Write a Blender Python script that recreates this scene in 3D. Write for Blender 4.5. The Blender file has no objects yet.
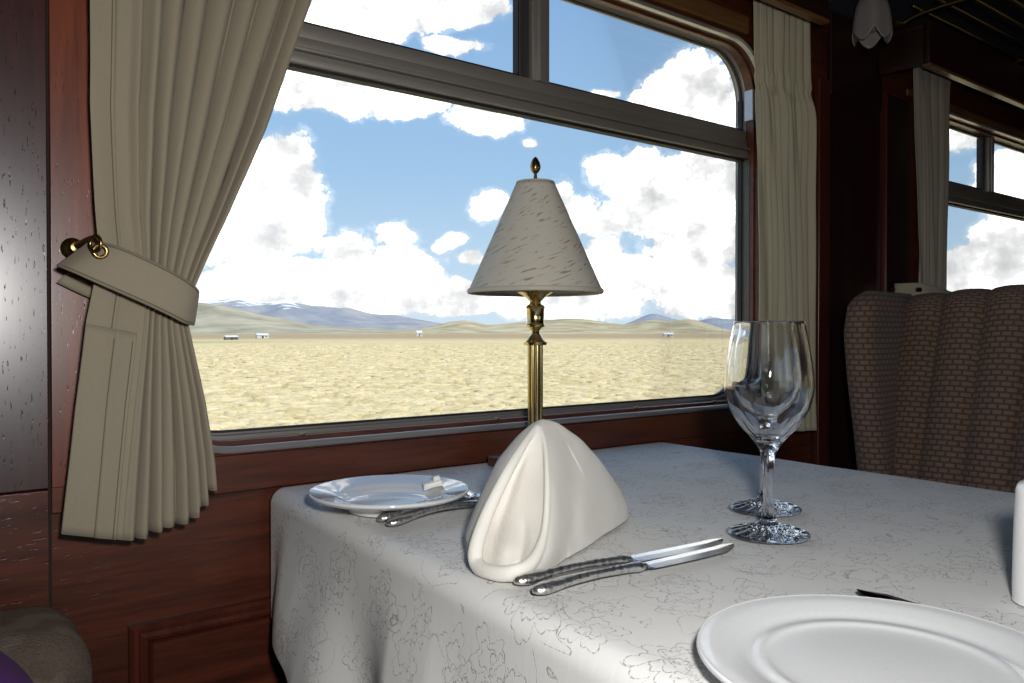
import bpy, bmesh, math, random
from math import sin, cos, pi, radians, sqrt, atan2
from mathutils import Vector, noise
random.seed(7)
S = bpy.context.scene
COL = S.collection

# ------------------------------------------------------------ view geometry
FPX = 800.0; HC = 0.944
TH = math.atan(1053 / FPX); PT = math.atan(8.5 / FPX)
FW = Vector((cos(TH), sin(TH), 0)); RT = Vector((sin(TH), -cos(TH), 0))
def ray(px, py):
    a = (px - 512) / FPX; b = -(py - 341.5) / FPX
    h = cos(PT) + b * sin(PT); up = b * cos(PT) - sin(PT)
    return FW * h + RT * a + Vector((0, 0, up))
def T(px, py, z=0.75):
    r = ray(px, py); k = (z - HC) / r.z
    return Vector((r.x * k, r.y * k, z))
def PJ(v):
    d = v.x * FW.x + v.y * FW.y; a = v.x * RT.x + v.y * RT.y; b = v.z - HC
    dd = d * cos(PT) - b * sin(PT); bb = b * cos(PT) + d * sin(PT)
    return 512 + FPX * a / dd, 341.5 - FPX * bb / dd

# ------------------------------------------------------------ object helpers
def link(o, parent=None):
    COL.objects.link(o)
    if parent: o.parent = parent
    return o
def mesh(name, verts, faces, mat, parent=None, smooth=True, uvs=None):
    me = bpy.data.meshes.new(name)
    me.from_pydata([tuple(v) for v in verts], [], faces)
    if uvs is not None:
        lay = me.uv_layers.new(name='UVMap')
        for l in me.loops: lay.data[l.index].uv = uvs[l.vertex_index]
    bm = bmesh.new(); bm.from_mesh(me)
    bmesh.ops.recalc_face_normals(bm, faces=bm.faces)
    bm.to_mesh(me); bm.free()
    me.materials.append(mat)
    if smooth:
        for p in me.polygons: p.use_smooth = True
    return link(bpy.data.objects.new(name, me), parent)
def obj(name, bm, mat, parent=None, smooth=False, ang=None):
    me = bpy.data.meshes.new(name)
    bmesh.ops.recalc_face_normals(bm, faces=bm.faces)
    bm.to_mesh(me); bm.free()
    me.materials.append(mat)
    if smooth:
        for p in me.polygons: p.use_smooth = True
    o = link(bpy.data.objects.new(name, me), parent)
    if ang is not None: me.set_sharp_from_angle(angle=radians(ang))
    return o
def thing(name, label, cat, loc=(0, 0, 0), group=None, kind=None):
    o = bpy.data.objects.new(name, None); COL.objects.link(o); o.location = loc
    o.empty_display_size = .05
    tag(o, label, cat, group, kind); return o
def tag(o, label=None, cat=None, group=None, kind=None):
    if label: o['label'] = label
    if cat: o['category'] = cat
    if group: o['group'] = group
    if kind: o['kind'] = kind
    return o
def struct(o, label=None):
    o['kind'] = 'structure'
    if label: o['label'] = label
    return o
def bx(bm, x0, x1, y0, y1, z0, z1, bev=0.0, seg=2):
    r = bmesh.ops.create_cube(bm, size=1)
    vs = r['verts']
    for v in vs:
        v.co = Vector((x0 if v.co.x < 0 else x1, y0 if v.co.y < 0 else y1, z0 if v.co.z < 0 else z1))
    if bev > 0:
        es = {e for v in vs for e in v.link_edges}
        bmesh.ops.bevel(bm, geom=list(es), offset=bev, segments=seg, profile=.5, affect='EDGES')
def box(name, dims, mat, parent=None, bev=0.0, seg=2, off=(0, 0, 0)):
    bm = bmesh.new(); d = dims
    bx(bm, d[0]-off[0], d[1]-off[0], d[2]-off[1], d[3]-off[1], d[4]-off[2], d[5]-off[2], bev, seg)
    o = obj(name, bm, mat, parent, smooth=bev > 0)
    if bev > 0:
        md = o.modifiers.new('WeightedNormal', 'WEIGHTED_NORMAL'); md.weight = 100; md.keep_sharp = False
    return o
def lathe_data(prof, n=64, radf=None, cap=False):
    vs, fs = [], []
    for (r, z) in prof:
        for i in range(n):
            a = 2 * pi * i / n; rr = r if radf is None else radf(r, z, a)
            vs.append((rr * cos(a), rr * sin(a), z))
    m = len(prof)
    for j in range(m - 1):
        for i in range(n):
            k = (i + 1) % n
            fs.append((j*n+i, j*n+k, (j+1)*n+k, (j+1)*n+i))
    if cap:
        fs.append(tuple(range(n))); fs.append(tuple((m-1)*n+i for i in range(n)))
    return vs, fs
def lathe(name, prof, mat, parent=None, n=64, loc=(0, 0, 0), radf=None, cap=True, ang=40):
    vs, fs = lathe_data(prof, n, radf, cap)
    o = mesh(name, vs, fs, mat, parent)
    o.location = loc
    if ang: o.data.set_sharp_from_angle(angle=radians(ang))
    return o
def dense(pts, k=6):
    """Catmull-Rom through tuples"""
    out = []
    P = [pts[0]] + list(pts) + [pts[-1]]
    for i in range(1, len(P) - 2):
        p0, p1, p2, p3 = P[i-1], P[i], P[i+1], P[i+2]
        for j in range(k):
            t = j / k
            out.append(tuple(.5 * ((2*b) + (-a+c)*t + (2*a-5*b+4*c-d)*t*t + (-a+3*b-3*c+d)*t**3) for a, b, c, d in zip(p0, p1, p2, p3)))
    out.append(tuple(pts[-1])); return out
def interp(tab, x):
    if x <= tab[0][0]: return tab[0][1]
    for (a, va), (b, vb) in zip(tab, tab[1:]):
        if x <= b: return va + (vb - va) * (x - a) / (b - a)
    return tab[-1][1]
def sstep(a, b, x):
    if a == b: return float(x > a)
    t = max(0, min(1, (x - a) / (b - a))); return t * t * (3 - 2 * t)
def tube(name, pts, rad, mat, parent=None, n=12, flat=1.0, ups=Vector((0, 0, 1)), cap=True):
    """sweep an ellipse; rad = list or float; flat = thickness ratio along 'up'"""
    vs, fs = [], []
    P = [Vector(p) for p in pts]; m = len(P)
    for j, p in enumerate(P):
        t = (P[min(j+1, m-1)] - P[max(j-1, 0)]).normalized()
        s = t.cross(ups)
        if s.length < 1e-4: s = t.cross(Vector((1, 0, 0)))
        s.normalize(); u = s.cross(t).normalized()
        r = rad[j] if isinstance(rad, (list, tuple)) else rad
        rw, rh = r if isinstance(r, tuple) else (r, r * flat)
        for i in range(n):
            a = 2 * pi * i / n
            vs.append(p + s * (rw * cos(a)) + u * (rh * sin(a)))
    for j in range(m - 1):
        for i in range(n):
            k = (i + 1) % n; fs.append((j*n+i, j*n+k, (j+1)*n+k, (j+1)*n+i))
    if cap: fs.append(tuple(range(n))); fs.append(tuple((m-1)*n+i for i in range(n)))
    return mesh(name, vs, fs, mat, parent)

# ------------------------------------------------------------ material helpers
class NT:
    def __init__(s, name, world=None):
        if world: s.m = world
        else: s.m = bpy.data.materials.new(name)
        s.m.use_nodes = True; s.t = s.m.node_tree; s.t.nodes.clear()
    def n(s, ty, ins=None, **kw):
        nd = s.t.nodes.new(ty)
        for k, v in kw.items(): setattr(nd, k, v)
        if ins:
            for k, v in ins.items():
                sock = nd.inputs[k]
                if hasattr(v, 'is_linked') or isinstance(v, bpy.types.NodeSocket): s.t.links.new(v, sock)
                else: sock.default_value = v
        return nd
    def math(s, op, a, b=None, c=None, clamp=False):
        nd = s.t.nodes.new('ShaderNodeMath'); nd.operation = op; nd.use_clamp = clamp
        for i, v in enumerate((a, b, c)):
            if v is None: continue
            if isinstance(v, bpy.types.NodeSocket): s.t.links.new(v, nd.inputs[i])
            else: nd.inputs[i].default_value = v
        return nd.outputs[0]
    def vm(s, op, a, b=None):
        nd = s.t.nodes.new('ShaderNodeVectorMath'); nd.operation = op
        for i, v in enumerate((a, b)):
            if v is None: continue
            if isinstance(v, bpy.types.NodeSocket): s.t.links.new(v, nd.inputs[i])
            else: nd.inputs[i].default_value = v
        return nd
    def noise(s, vec, scale, detail=4, rough=.5, dist=0.0, dims='3D'):
        nd = s.n('ShaderNodeTexNoise', {'Scale': scale, 'Detail': detail, 'Roughness': rough, 'Distortion': dist}, noise_dimensions=dims)
        if vec is not None: s.t.links.new(vec, nd.inputs['Vector'])
        return nd.outputs['Fac']
    def ramp(s, fac, stops, interp='LINEAR'):
        nd = s.t.nodes.new('ShaderNodeValToRGB'); cr = nd.color_ramp; cr.interpolation = interp
        while len(cr.elements) < len(stops): cr.elements.new(.5)
        for e, (p, c) in zip(cr.elements, stops):
            e.position = p; e.color = c if len(c) == 4 else (*c, 1)
        s.t.links.new(fac, nd.inputs[0]); return nd.outputs[0]
    def mix(s, f, a, b, mode='MIX'):
        nd = s.t.nodes.new('ShaderNodeMix'); nd.data_type = 'RGBA'; nd.blend_type = mode
        for i, v in ((0, f), (6, a), (7, b)):
            if isinstance(v, bpy.types.NodeSocket): s.t.links.new(v, nd.inputs[i])
            else: nd.inputs[i].default_value = v if i == 0 else ((*v, 1) if len(v) == 3 else v)
        return nd.outputs[2]
    def coord(s, kind='Object', scale=(1, 1, 1), rot=(0, 0, 0), loc=(0, 0, 0)):
        tc = s.t.nodes.new('ShaderNodeTexCoord')
        mp = s.n('ShaderNodeMapping', {'Scale': scale, 'Rotation': rot, 'Location': loc})
        s.t.links.new(tc.outputs[kind], mp.inputs['Vector']); return mp.outputs[0]
    def bump(s, h, strength=.3, dist=.001):
        return s.n('ShaderNodeBump', {'Height': h, 'Strength': strength, 'Distance': dist}).outputs[0]
    def out(s, sh, slot='Surface'):
        ty = 'ShaderNodeOutputWorld' if isinstance(s.m, bpy.types.World) else 'ShaderNodeOutputMaterial'
        o = s.t.nodes.new(ty); s.t.links.new(sh, o.inputs[slot]); return s.m
    def pbr(s, col, rough=.5, metal=0., nrm=None, coat=0., coatr=.1, spec=.5, sheen=0., **k):
        ins = {'Base Color': col if isinstance(col, bpy.types.NodeSocket) else (*col, 1), 'Roughness': rough, 'Metallic': metal,
               'Coat Weight': coat, 'Coat Roughness': coatr, 'Specular IOR Level': spec, 'Sheen Weight': sheen}
        if nrm is not None: ins['Normal'] = nrm
        ins.update(k)
        return s.n('ShaderNodeBsdfPrincipled', ins).outputs[0]

def wood(name, c0, c1, axis='z', rough=.32, coat=.6, coatr=.18, pores=1.0, offs=0.0, cior=1.5, sp=.35):
    s = NT(name)
    sc = {'z': (9, 9, .7), 'x': (.7, 9, 9), 'y': (9, .7, 9)}[axis]
    co = s.coord('Object', sc, loc=(offs, offs, offs))
    g = s.noise(co, 3.2, 8, .62, 1.2)
    f = s.noise(co, 22, 4, .6, .2)
    g2 = s.math('ADD', s.math('MULTIPLY', g, .75), s.math('MULTIPLY', f, .25))
    col = s.ramp(g2, [(.34, c0), (.62, c1), (.8, tuple(v * 1.15 for v in c1))])
    spx = {'z': (1, 1, .16), 'x': (.16, 1, 1), 'y': (1, .16, 1)}[axis]
    cp = s.coord('Object', spx)
    pn = s.noise(cp, 420, 2, .5)
    pore = s.ramp(pn, [(.27, (0, 0, 0)), (.36, (1, 1, 1))])
    col = s.mix(s.math('MULTIPLY', s.math('SUBTRACT', 1.0, pore), .6), col, tuple(v * .5 for v in c0))
    h = s.math('ADD', pore, s.math('MULTIPLY', f, .25))
    nb = s.bump(h, .22 * pores, .0004)
    cb = s.bump(pore, .30 * pores, .0005)
    return s.out(s.pbr(col, rough, nrm=nb, coat=coat, coatr=coatr, spec=sp, **{'Coat Normal': cb, 'Coat IOR': cior}))

def plain(name, c, rough=.5, metal=0., bump=0., bscale=400, **k):
    s = NT(name)
    co = s.coord('Object')
    nz = s.noise(co, bscale, 3)
    col = s.mix(nz, tuple(v * .94 for v in c), tuple(min(1, v * 1.05) for v in c))
    return s.out(s.pbr(col, rough, metal, nrm=s.bump(nz, bump, .0005) if bump else None, **k))

M = {}
M['wood_stripe'] = wood('wood_stripe', (.10, .022, .010), (.22, .052, .022), 'z', .32, 1.0, .31, 1.3, 0, 1.5)
M['wood_dark_board'] = wood('wood_dark_board', (.022, .006, .006), (.055, .014, .011), 'z', .30, 1.0, .29, 1.5, 3, 1.62, .35)
M['wood_rail'] = wood('wood_rail', (.050, .013, .007), (.13, .038, .018), 'x', .38, .4, .3, .6, 5)
M['wood_panel'] = wood('wood_panel', (.030, .007, .004), (.120, .030, .013), 'x', .36, .45, .3, 1.0, 9)
M['wood_trim'] = wood('wood_trim', (.045, .010, .006), (.095, .022, .012), 'z', .35, .5, .25, .5, 2)
M['wood_far'] = wood('wood_far', (.014, .005, .004), (.028, .009, .006), 'z', .4, .4, .3, .5, 12)
M['wood_skylit'] = wood('wood_skylit', (.10, .045, .015), (.22, .11, .04), 'x', .35, .5, .2, .5, 1)  # daylight on the wood is put into this golden colour
M['wood_lamp'] = wood('wood_lamp', (.05, .018, .008), (.13, .05, .02), 'x', .35, .5, .2, .5, 7)
M['groove'] = plain('groove', (.012, .006, .005), .8)
M['alu'] = plain('alu', (.34, .31, .28), .42, .55)
M['alu_light'] = plain('alu_light', (.56, .54, .54), .32, .7)
M['alu_dark'] = plain('alu_dark', (.10, .095, .09), .45, .6)
M['rubber'] = plain('rubber', (.012, .012, .013), .6)
M['ceiling'] = plain('ceiling', (.02, .022, .035), .7)
M['cabin'] = plain('cabin', (.09, .05, .035), .6)
M['carpet'] = plain('carpet', (.08, .03, .03), .95)
M['brass'] = plain('brass', (.72, .55, .26), .16, 1.0)
M['brass_dark'] = plain('brass_dark', (.38, .27, .11), .3, 1.0)
M['brass_matt'] = plain('brass_matt', (.42, .28, .12), .42, 1.0)
M['porcelain'] = plain('porcelain', (.74, .75, .76), .12, 0, coat=.5, coatr=.05)
M['shaker'] = plain('shaker', (.8, .8, .8), .2)
M['purple'] = plain('purple', (.07, .012, .11), .85, 0, .3, 900)
M['black'] = plain('black', (.01, .01, .011), .35)
M['blade_dark_refl'] = plain('blade_dark_refl', (.05, .045, .05), .2, 1.0)  # reflection of dark surroundings put into the blade's metal colour
M['butter'] = plain('butter', (.85, .83, .78), .45)
M['screw'] = plain('screw', (.6, .45, .2), .3, 1.0)

def m_fabric(name, c, scale=1500, bumpy=.4, transl=0.0, var=.12, sheen=.1):
    s = NT(name)
    co = s.coord('Object')
    n1 = s.noise(co, scale, 2, .5)
    n2 = s.noise(co, 6, 3, .5)
    col = s.mix(n1, tuple(v * (1 - var) for v in c), tuple(min(1, v * (1 + var)) for v in c))
    col = s.mix(s.math('MULTIPLY', n2, .25), col, tuple(v * .88 for v in c))
    p = s.pbr(col, .85, nrm=s.bump(n1, bumpy, .0006), spec=.2, sheen=sheen)
    if transl > 0:
        tr = s.n('ShaderNodeBsdfTranslucent', {'Color': (*c, 1)}).outputs[0]
        p = s.n('ShaderNodeMixShader', {0: transl, 1: p, 2: tr}).outputs[0]
    return s.out(p)
M['curtain'] = m_fabric('curtain', (.315, .27, .195), 900, .5, .06, .16)
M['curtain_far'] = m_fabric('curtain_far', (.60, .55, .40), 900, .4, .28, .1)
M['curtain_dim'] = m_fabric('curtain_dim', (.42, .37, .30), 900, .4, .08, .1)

def m_napkin():
    s = NT('napkin')
    co = s.coord('Object', rot=(0, .6, .5))
    w = s.n('ShaderNodeTexWave', {'Scale': 190., 'Distortion': .6, 'Detail': 1.}); s.t.links.new(co, w.inputs[0])
    nz = s.noise(co, 40, 3)
    col = s.mix(nz, (.71, .68, .62), (.77, .74, .68))
    p = s.pbr(col, 1.0, nrm=s.bump(w.outputs['Fac'], .3, .0005), spec=.05, sheen=.1)
    return s.out(p)
M['napkin'] = m_napkin()

def m_cloth():
    """off-white damask with outlined flowers, leaf scrolls"""
    s = NT('damask')
    uv = s.coord('UV')
    wob = s.n('ShaderNodeTexNoise', {'Scale': 22., 'Detail': 2.}); s.t.links.new(uv, wob.inputs['Vector'])
    wv = s.vm('SCALE', s.vm('SUBTRACT', wob.outputs['Color'], (.5, .5, .5)).outputs[0]); wv.inputs['Scale'].default_value = .018
    uvw = s.vm('ADD', uv, wv.outputs[0]).outputs[0]
    lines = []
    def flower(scale, petals, R, amp, w, seedoff):
        mp = s.vm('ADD', uvw, (seedoff, seedoff * .7, 0)).outputs[0]
        v = s.n('ShaderNodeTexVoronoi', {'Scale': scale, 'Randomness': .55}, voronoi_dimensions='2D'); s.t.links.new(mp, v.inputs['Vector'])
        d = s.vm('SUBTRACT', mp, v.outputs['Position']).outputs[0]
        sx = s.n('ShaderNodeSeparateXYZ', {0: d}); x, y = sx.outputs[0], sx.outputs[1]
        r = s.math('SQRT', s.math('ADD', s.math('MULTIPLY', x, x), s.math('MULTIPLY', y, y)))
        th = s.math('ARCTAN2', y, x)
        rnd = s.n('ShaderNodeSeparateXYZ', {0: v.outputs['Color']}).outputs[0]
        ph = s.math('MULTIPLY', rnd, 6.28)
        out = []
        for (k, rr, aa) in ((petals, R, amp), (petals, R * .52, amp * .8), (petals * 3, R * 1.0, amp * .0)):
            if aa == 0: continue
            rip = s.math('ABSOLUTE', s.math('SINE', s.math('ADD', s.math('MULTIPLY', th, k / 2), ph)))
            rip2 = s.math('MULTIPLY', s.math('ABSOLUTE', s.math('SINE', s.math('MULTIPLY', th, k * 1.5))), .18)
            tgt = s.math('MULTIPLY', s.math('ADD', s.math('ADD', s.math('MULTIPLY', rip, aa), rip2), 1 - aa), rr)
            dd = s.math('ABSOLUTE', s.math('SUBTRACT', r, tgt))
            out.append(s.math('SUBTRACT', 1.0, s.math('DIVIDE', dd, w), clamp=True))
        return out
    lines += flower(9.5, 5, .030, .45, .0011, 0.0)
    lines += flower(11.0, 7, .016, .6, .0010, .37)
    lines += flower(13.0, 4, .022, .7, .0009, .71)
    # leaf scrolls from contour lines of a soft noise, broken up
    nz = s.noise(uv, 14, 1.5, .4, 1.8)
    fr = s.math('ABSOLUTE', s.math('SUBTRACT', s.math('FRACT', s.math('MULTIPLY', nz, 4.0)), .5))
    con = s.math('SUBTRACT', 1.0, s.math('DIVIDE', fr, .035), clamp=True)
    brk = s.ramp(s.noise(uv, 16, 1, .5), [(.45, (0, 0, 0)), (.52, (1, 1, 1))])
    lines.append(s.math('MULTIPLY', con, brk))
    tot = lines[0]
    for l in lines[1:]: tot = s.math('MAXIMUM', tot, l)
    dash = s.ramp(s.noise(uv, 420, 1), [(.42, (.25, .25, .25)), (.55, (1, 1, 1))])
    tot = s.math('MULTIPLY', tot, dash)
    fine = s.noise(uv, 900, 2)
    base = s.mix(fine, (.71, .705, .685), (.76, .75, .73))
    col = s.mix(s.math('MULTIPLY', tot, .85), base, (.20, .185, .17))
    sheen_n = s.noise(s.coord('UV', (1, 3.2, 1)), 28, 3, .55, 1.5)
    rg = s.ramp(sheen_n, [(.42, (.72, .72, .72)), (.60, (.55, .55, .55))])
    h = s.math('ADD', s.math('MULTIPLY', tot, -.6), s.math('MULTIPLY', sheen_n, .45))
    nb = s.bump(h, .35, .0012)
    return s.out(s.pbr(col, rg, nrm=nb, spec=.3, sheen=.05))
M['damask'] = m_cloth()

def m_seat():
    s = NT('seat_fabric')
    co = s.coord('UV')
    br = s.n('ShaderNodeTexBrick', {'Color1': (.235, .165, .125, 1), 'Color2': (.205, .145, .108, 1), 'Mortar': (.115, .072, .058, 1), 'Scale': 1.0,
             'Mortar Size': .0022, 'Mortar Smooth': .3, 'Brick Width': .0175, 'Row Height': .0105}, offset=.5)
    s.t.links.new(co, br.inputs['Vector'])
    nz = s.noise(co, 1400, 2)
    col = s.mix(s.math('MULTIPLY', nz, .3), br.outputs['Color'], (.06, .04, .035))
    h = s.math('SUBTRACT', nz, br.outputs['Fac'])
    return s.out(s.pbr(col, .95, nrm=s.bump(h, .5, .001), spec=.1, sheen=.1))
M['seat'] = m_seat()
def m_plush():
    s = NT('plush_fabric')
    co = s.coord('Object')
    v = s.n('ShaderNodeTexVoronoi', {'Scale': 45.}); s.t.links.new(co, v.inputs[0])
    nz = s.noise(co, 550, 3, .6)
    col = s.mix(nz, (.085, .052, .038), (.22, .16, .118))
    col = s.mix(s.ramp(s.noise(co, 24, 2), [(.48, (0, 0, 0)), (.56, (.6, .6, .6))]), col, (.26, .205, .16))
    return s.out(s.pbr(col, .95, nrm=s.bump(nz, 1.0, .006), spec=.1, sheen=.1))
M['plush'] = m_plush()

def m_glass(name, ior=1.5, tint=(1, 1, 1)):
    s = NT(name)
    return s.out(s.n('ShaderNodeBsdfGlass', {'Color': (*tint, 1), 'Roughness': 0.0, 'IOR': ior}).outputs[0])
M['crystal'] = m_glass('crystal', 1.5)
def m_pane():
    s = NT('window_pane')
    tr = s.n('ShaderNodeBsdfTransparent', {'Color': (.985, .99, .985, 1)}).outputs[0]
    gl = s.n('ShaderNodeBsdfGlossy', {'Color': (1, 1, 1, 1), 'Roughness': .0}).outputs[0]
    fr = s.n('ShaderNodeFresnel', {'IOR': 1.35}).outputs[0]
    return s.out(s.n('ShaderNodeMixShader', {0: s.math('MULTIPLY', fr, .22), 1: tr, 2: gl}).outputs[0])
M['pane'] = m_pane()

def m_silver():
    s = NT('silver')
    co = s.coord('Object')
    n1 = s.noise(co, 60, 2)
    return s.out(s.pbr(s.mix(n1, (.78, .77, .76), (.86, .85, .84)), .2, 1.0, nrm=s.bump(n1, .05, .0005)))
M['silver'] = m_silver()
def m_ornate():
    s = NT('ornate_silver')
    co = s.coord('Object')
    v = s.n('ShaderNodeTexVoronoi', {'Scale': 260.}, feature='SMOOTH_F1'); s.t.links.new(co, v.inputs[0])
    n1 = s.noise(co, 300, 3)
    h = s.math('ADD', v.outputs['Distance'], s.math('MULTIPLY', n1, .5))
    col = s.ramp(h, [(.3, (.42, .40, .38)), (.65, (.80, .78, .76))])
    return s.out(s.pbr(col, .38, 1.0, nrm=s.bump(h, .8, .0012)))
M['ornate'] = m_ornate()

def m_shade():
    s = NT('lampshade_parchment')
    uv = s.coord('UV', (1, 1, 1), (0, 0, radians(-28)))
    mp = s.n('ShaderNodeMapping', {'Scale': (42, 330, 1)}); s.t.links.new(uv, mp.inputs[0])
    n1 = s.noise(mp.outputs[0], 1.0, 1, .5, .6)
    msk = s.noise(s.coord('UV', (14, 14, 1)), 1.0, 1)
    dash = s.math('MULTIPLY', s.ramp(n1, [(.625, (0, 0, 0)), (.67, (1, 1, 1))]), s.ramp(msk, [(.30, (0, 0, 0)), (.45, (1, 1, 1))]))
    fib = s.noise(s.coord('UV', (30, 200, 1)), 6, 3)
    base = s.mix(fib, (.70, .645, .555), (.77, .72, .62))
    col = s.mix(s.math('MULTIPLY', dash, .65), base, (.26, .15, .09))
    p = s.pbr(col, .6, spec=.25)
    tr = s.n('ShaderNodeBsdfTranslucent', {'Color': col}).outputs[0]
    return s.out(s.n('ShaderNodeMixShader', {0: .2, 1: p, 2: tr}).outputs[0])
M['shade'] = m_shade()
M['shade_trim'] = plain('shade_trim', (.50, .46, .38), .6)
M['tulip'] = plain('tulip', (.24, .22, .21), .35, 0, .4, 60)

# ------------------------------------------------------------ carriage shell
YW = 1.0; YG = 1.045; YO = 1.06
WX0, WX1 = -1.2, 4.0
def rrect(x0, x1, z0, z1, r, n=12):
    pts = []
    for (cx, cz, a0) in ((x1-r, z1-r, 0), (x0+r, z1-r, 90), (x0+r, z0+r, 180), (x1-r, z0+r, 270)):
        for i in range(n + 1):
            a = radians(a0 + 90 * i / n); pts.append((cx + r*cos(a), cz + r*sin(a)))
    return pts
def ring(name, rc, prof, mat, parent=None, ang=30):
    """sweep a profile [(inset, y)] round a rounded rectangle rc=(x0,x1,z0,z1,r)"""
    x0, x1, z0, z1, r = rc; vs = []; fs = []; n = None
    for (i, y) in prof:
        loop = rrect(x0+i, x1-i, z0+i, z1-i, max(.004, r - i)); n = len(loop)
        vs += [(x, y, z) for x, z in loop]
    for j in range(len(prof) - 1):
        for k in range(n):
            l = (k + 1) % n; fs.append((j*n+k, j*n+l, (j+1)*n+l, (j+1)*n+k))
    o = mesh(name, vs, fs, mat, parent); o.data.set_sharp_from_angle(angle=radians(ang)); return o
W1 = (.225, 1.404, .800, 1.528, .10)
W2 = (2.07, 3.17, W1[2], W1[3], .10)
def holed_plate(name, rect, holes, y0, y1, mat):
    """plate in the XZ plane with rounded-rectangle holes, cut into bays"""
    bm = bmesh.new(); X0, X1, Z0, Z1 = rect
    cuts = [X0]
    for h in holes[:-1]: pass
    hs = sorted(holes)
    for a, b in zip(hs, hs[1:]): cuts.append((a[1] + b[0]) / 2)
    cuts.append(X1)
    for h, c0, c1 in zip(hs, cuts, cuts[1:]):
        loop = rrect(*h); n = len(loop)
        outer = []
        cx, cz = (h[0]+h[1])/2, (h[2]+h[3])/2
        m = n // 4
        cor = [(c1, Z1), (c0, Z1), (c0, Z0), (c1, Z0)]
        for k, (x, z) in enumerate(loop):
            q = k // m
            t = (k % m) / (m - 1)
            px = (c1, x + 0)  # placeholder
            hx = {0: c1, 1: c0, 2: c0, 3: c1}[q]; hz = {0: Z1, 1: Z1, 2: Z0, 3: Z0}[q]
            if q in (0, 2):
                o = (hx, z + (hz - z) * min(1, 2*t)) if t <= .5 else (x + (hx - x) * (2 - 2*t), hz)
            else:
                o = (x + (hx - x) * min(1, 2*t), hz) if t <= .5 else (hx, z + (hz - z) * (2 - 2*t))
            outer.append(o)
        for y in (y0, y1):
            vi = [bm.verts.new((x, y, z)) for x, z in loop]; vo = [bm.verts.new((x, y, z)) for x, z in outer]
            for k in range(n):
                l = (k + 1) % n
                try: bm.faces.new((vi[k], vi[l], vo[l], vo[k]))
                except ValueError: pass
    return obj(name, bm, mat)
struct(holed_plate('wall_window', (WX0, WX1, 0, 2.15), [W1, W2], YW, YO, M['wood_panel']), 'mahogany panelled carriage wall holding the picture windows')

def make_window(name, w, label, mx):
    root = thing(name, label, None, kind='structure')
    lip = (w[0]-.004, w[1]+.004, w[2]-.004, w[3]+.004, w[4]+.004)
    ring('window_lip', lip, [(-.001, YW), (-.001, YW-.006), (.003, YW-.008), (.007, YW-.006), (.007, YW+.004)], M['alu_light'], root)
    # stepped reveal: wood then rubber groove then aluminium
    ring('window_reveal', w, [(.002, YW-.002), (.003, YW+.014), (.008, YW+.015), (.0085, YW+.026), (.004, YW+.027), (.004, YW+.044)], M['wood_rail'], root)
    wf = (w[0], w[1], w[2]+.008, w[3], w[4])
    ring('window_frame', wf, [(-.008, YG+.012), (-.008, YG-.008), (.004, YG-.008), (.005, YG-.002), (.008, YG-.001), (.008, YG+.012), (-.008, YG+.012)], M['alu'], root)
    ring('gasket', wf, [(.0075, YG-.0015), (.0105, YG-.0015), (.0105, YG+.004)], M['rubber'], root)
    ring('outer_reveal', wf, [(.002, YG+.01), (.002, YO+.004)], M['alu_dark'], root)
    # transom
    tz0, tz1 = 1.303, 1.364
    xa, xb = w[0]+.006, w[1]-.006
    bm = bmesh.new()
    bx(bm, xa, xb, YG-.018, YG+.012, tz0+.003, tz0+.018, .002)
    bx(bm, xa, xb, YG-.024, YG+.012, tz0+.019, tz0+.023, .001)
    bx(bm, xa, xb, YG-.014, YG+.012, tz0+.022, tz0+.040, .002)
    bx(bm, xa, xb, YG-.010, YG+.012, tz0+.040, tz1, .002)
    obj('transom', bm, M['alu'], root, smooth=True, ang=30)
    box('transom_gasket', (xa, xb, YG-.008, YG+.008, tz0-.0015, tz0+.0035), M['rubber'], root)
    # upper sashes: mullion, left sash stile
    bm = bmesh.new()
    bx(bm, mx-.005, mx+.030, YG-.016, YG+.012, tz1-.004, w[3]-.006, .002)
    bx(bm, mx+.003, mx+.012, YG-.021, YG-.012, tz1-.004, w[3]-.006, .0015)
    obj('mullion', bm, M['alu'], root, smooth=True, ang=30)
    box('sash_stile', (mx-.026, mx-.006, YG-.006, YG+.012, tz1-.004, w[3]-.006), M['alu_dark'], root, .002)
    bm = bmesh.new()
    bx(bm, xa, mx-.024, YG-.004, YG+.01, tz1-.001, tz1+.004)
    bx(bm, mx+.03, xb, YG-.004, YG+.01, tz1-.001, tz1+.004)
    bx(bm, mx-.028, mx-.025, YG-.004, YG+.01, tz1, w[3]-.01)
    bx(bm, mx+.030, mx+.033, YG-.004, YG+.01, tz1, w[3]-.01)
    obj('sash_gasket', bm, M['rubber'], root)
    # right jamb: black gasket and bright edge strip, plus the pale sash keeper
    box('jamb_gasket', (w[1]-.0125, w[1]-.0085, YG-.004, YG+.006, w[2]+.06, w[3]-.10), M['rubber'], root)
    box('jamb_strip', (w[1]-.010, w[1]-.005, YG-.022, YG-.008, w[2]+.05, tz0), M['alu_dark'], root, .001)
    box('sash_keeper', (w[1]-.013, w[1]-.001, YG-.032, YG-.010, tz1+.018, tz1+.082), M['alu_light'], root, .002)
    # panes
    def pane(nm, rc):
        lp = rrect(*rc, n=8); n = len(lp)
        vs = [(x, YG+.003, z) for x, z in lp] + [(x, YG+.007, z) for x, z in lp]
        fs = [tuple(range(n)), tuple(range(n, 2*n))] + [(i, (i+1) % n, n+(i+1) % n, n+i) for i in range(n)]
        mesh(nm, vs, fs, M['pane'], root, smooth=False)
    pane('lower_pane', (w[0]+.009, w[1]-.009, w[2]+.016, tz0+.004, .05))
    pane('upper_pane', (w[0]+.009, mx-.022, tz1-.004, w[3]-.009, .03))
    pane('upper_pane', (mx+.028, w[1]-.009, tz1-.004, w[3]-.009, .03))
    return root
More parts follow.
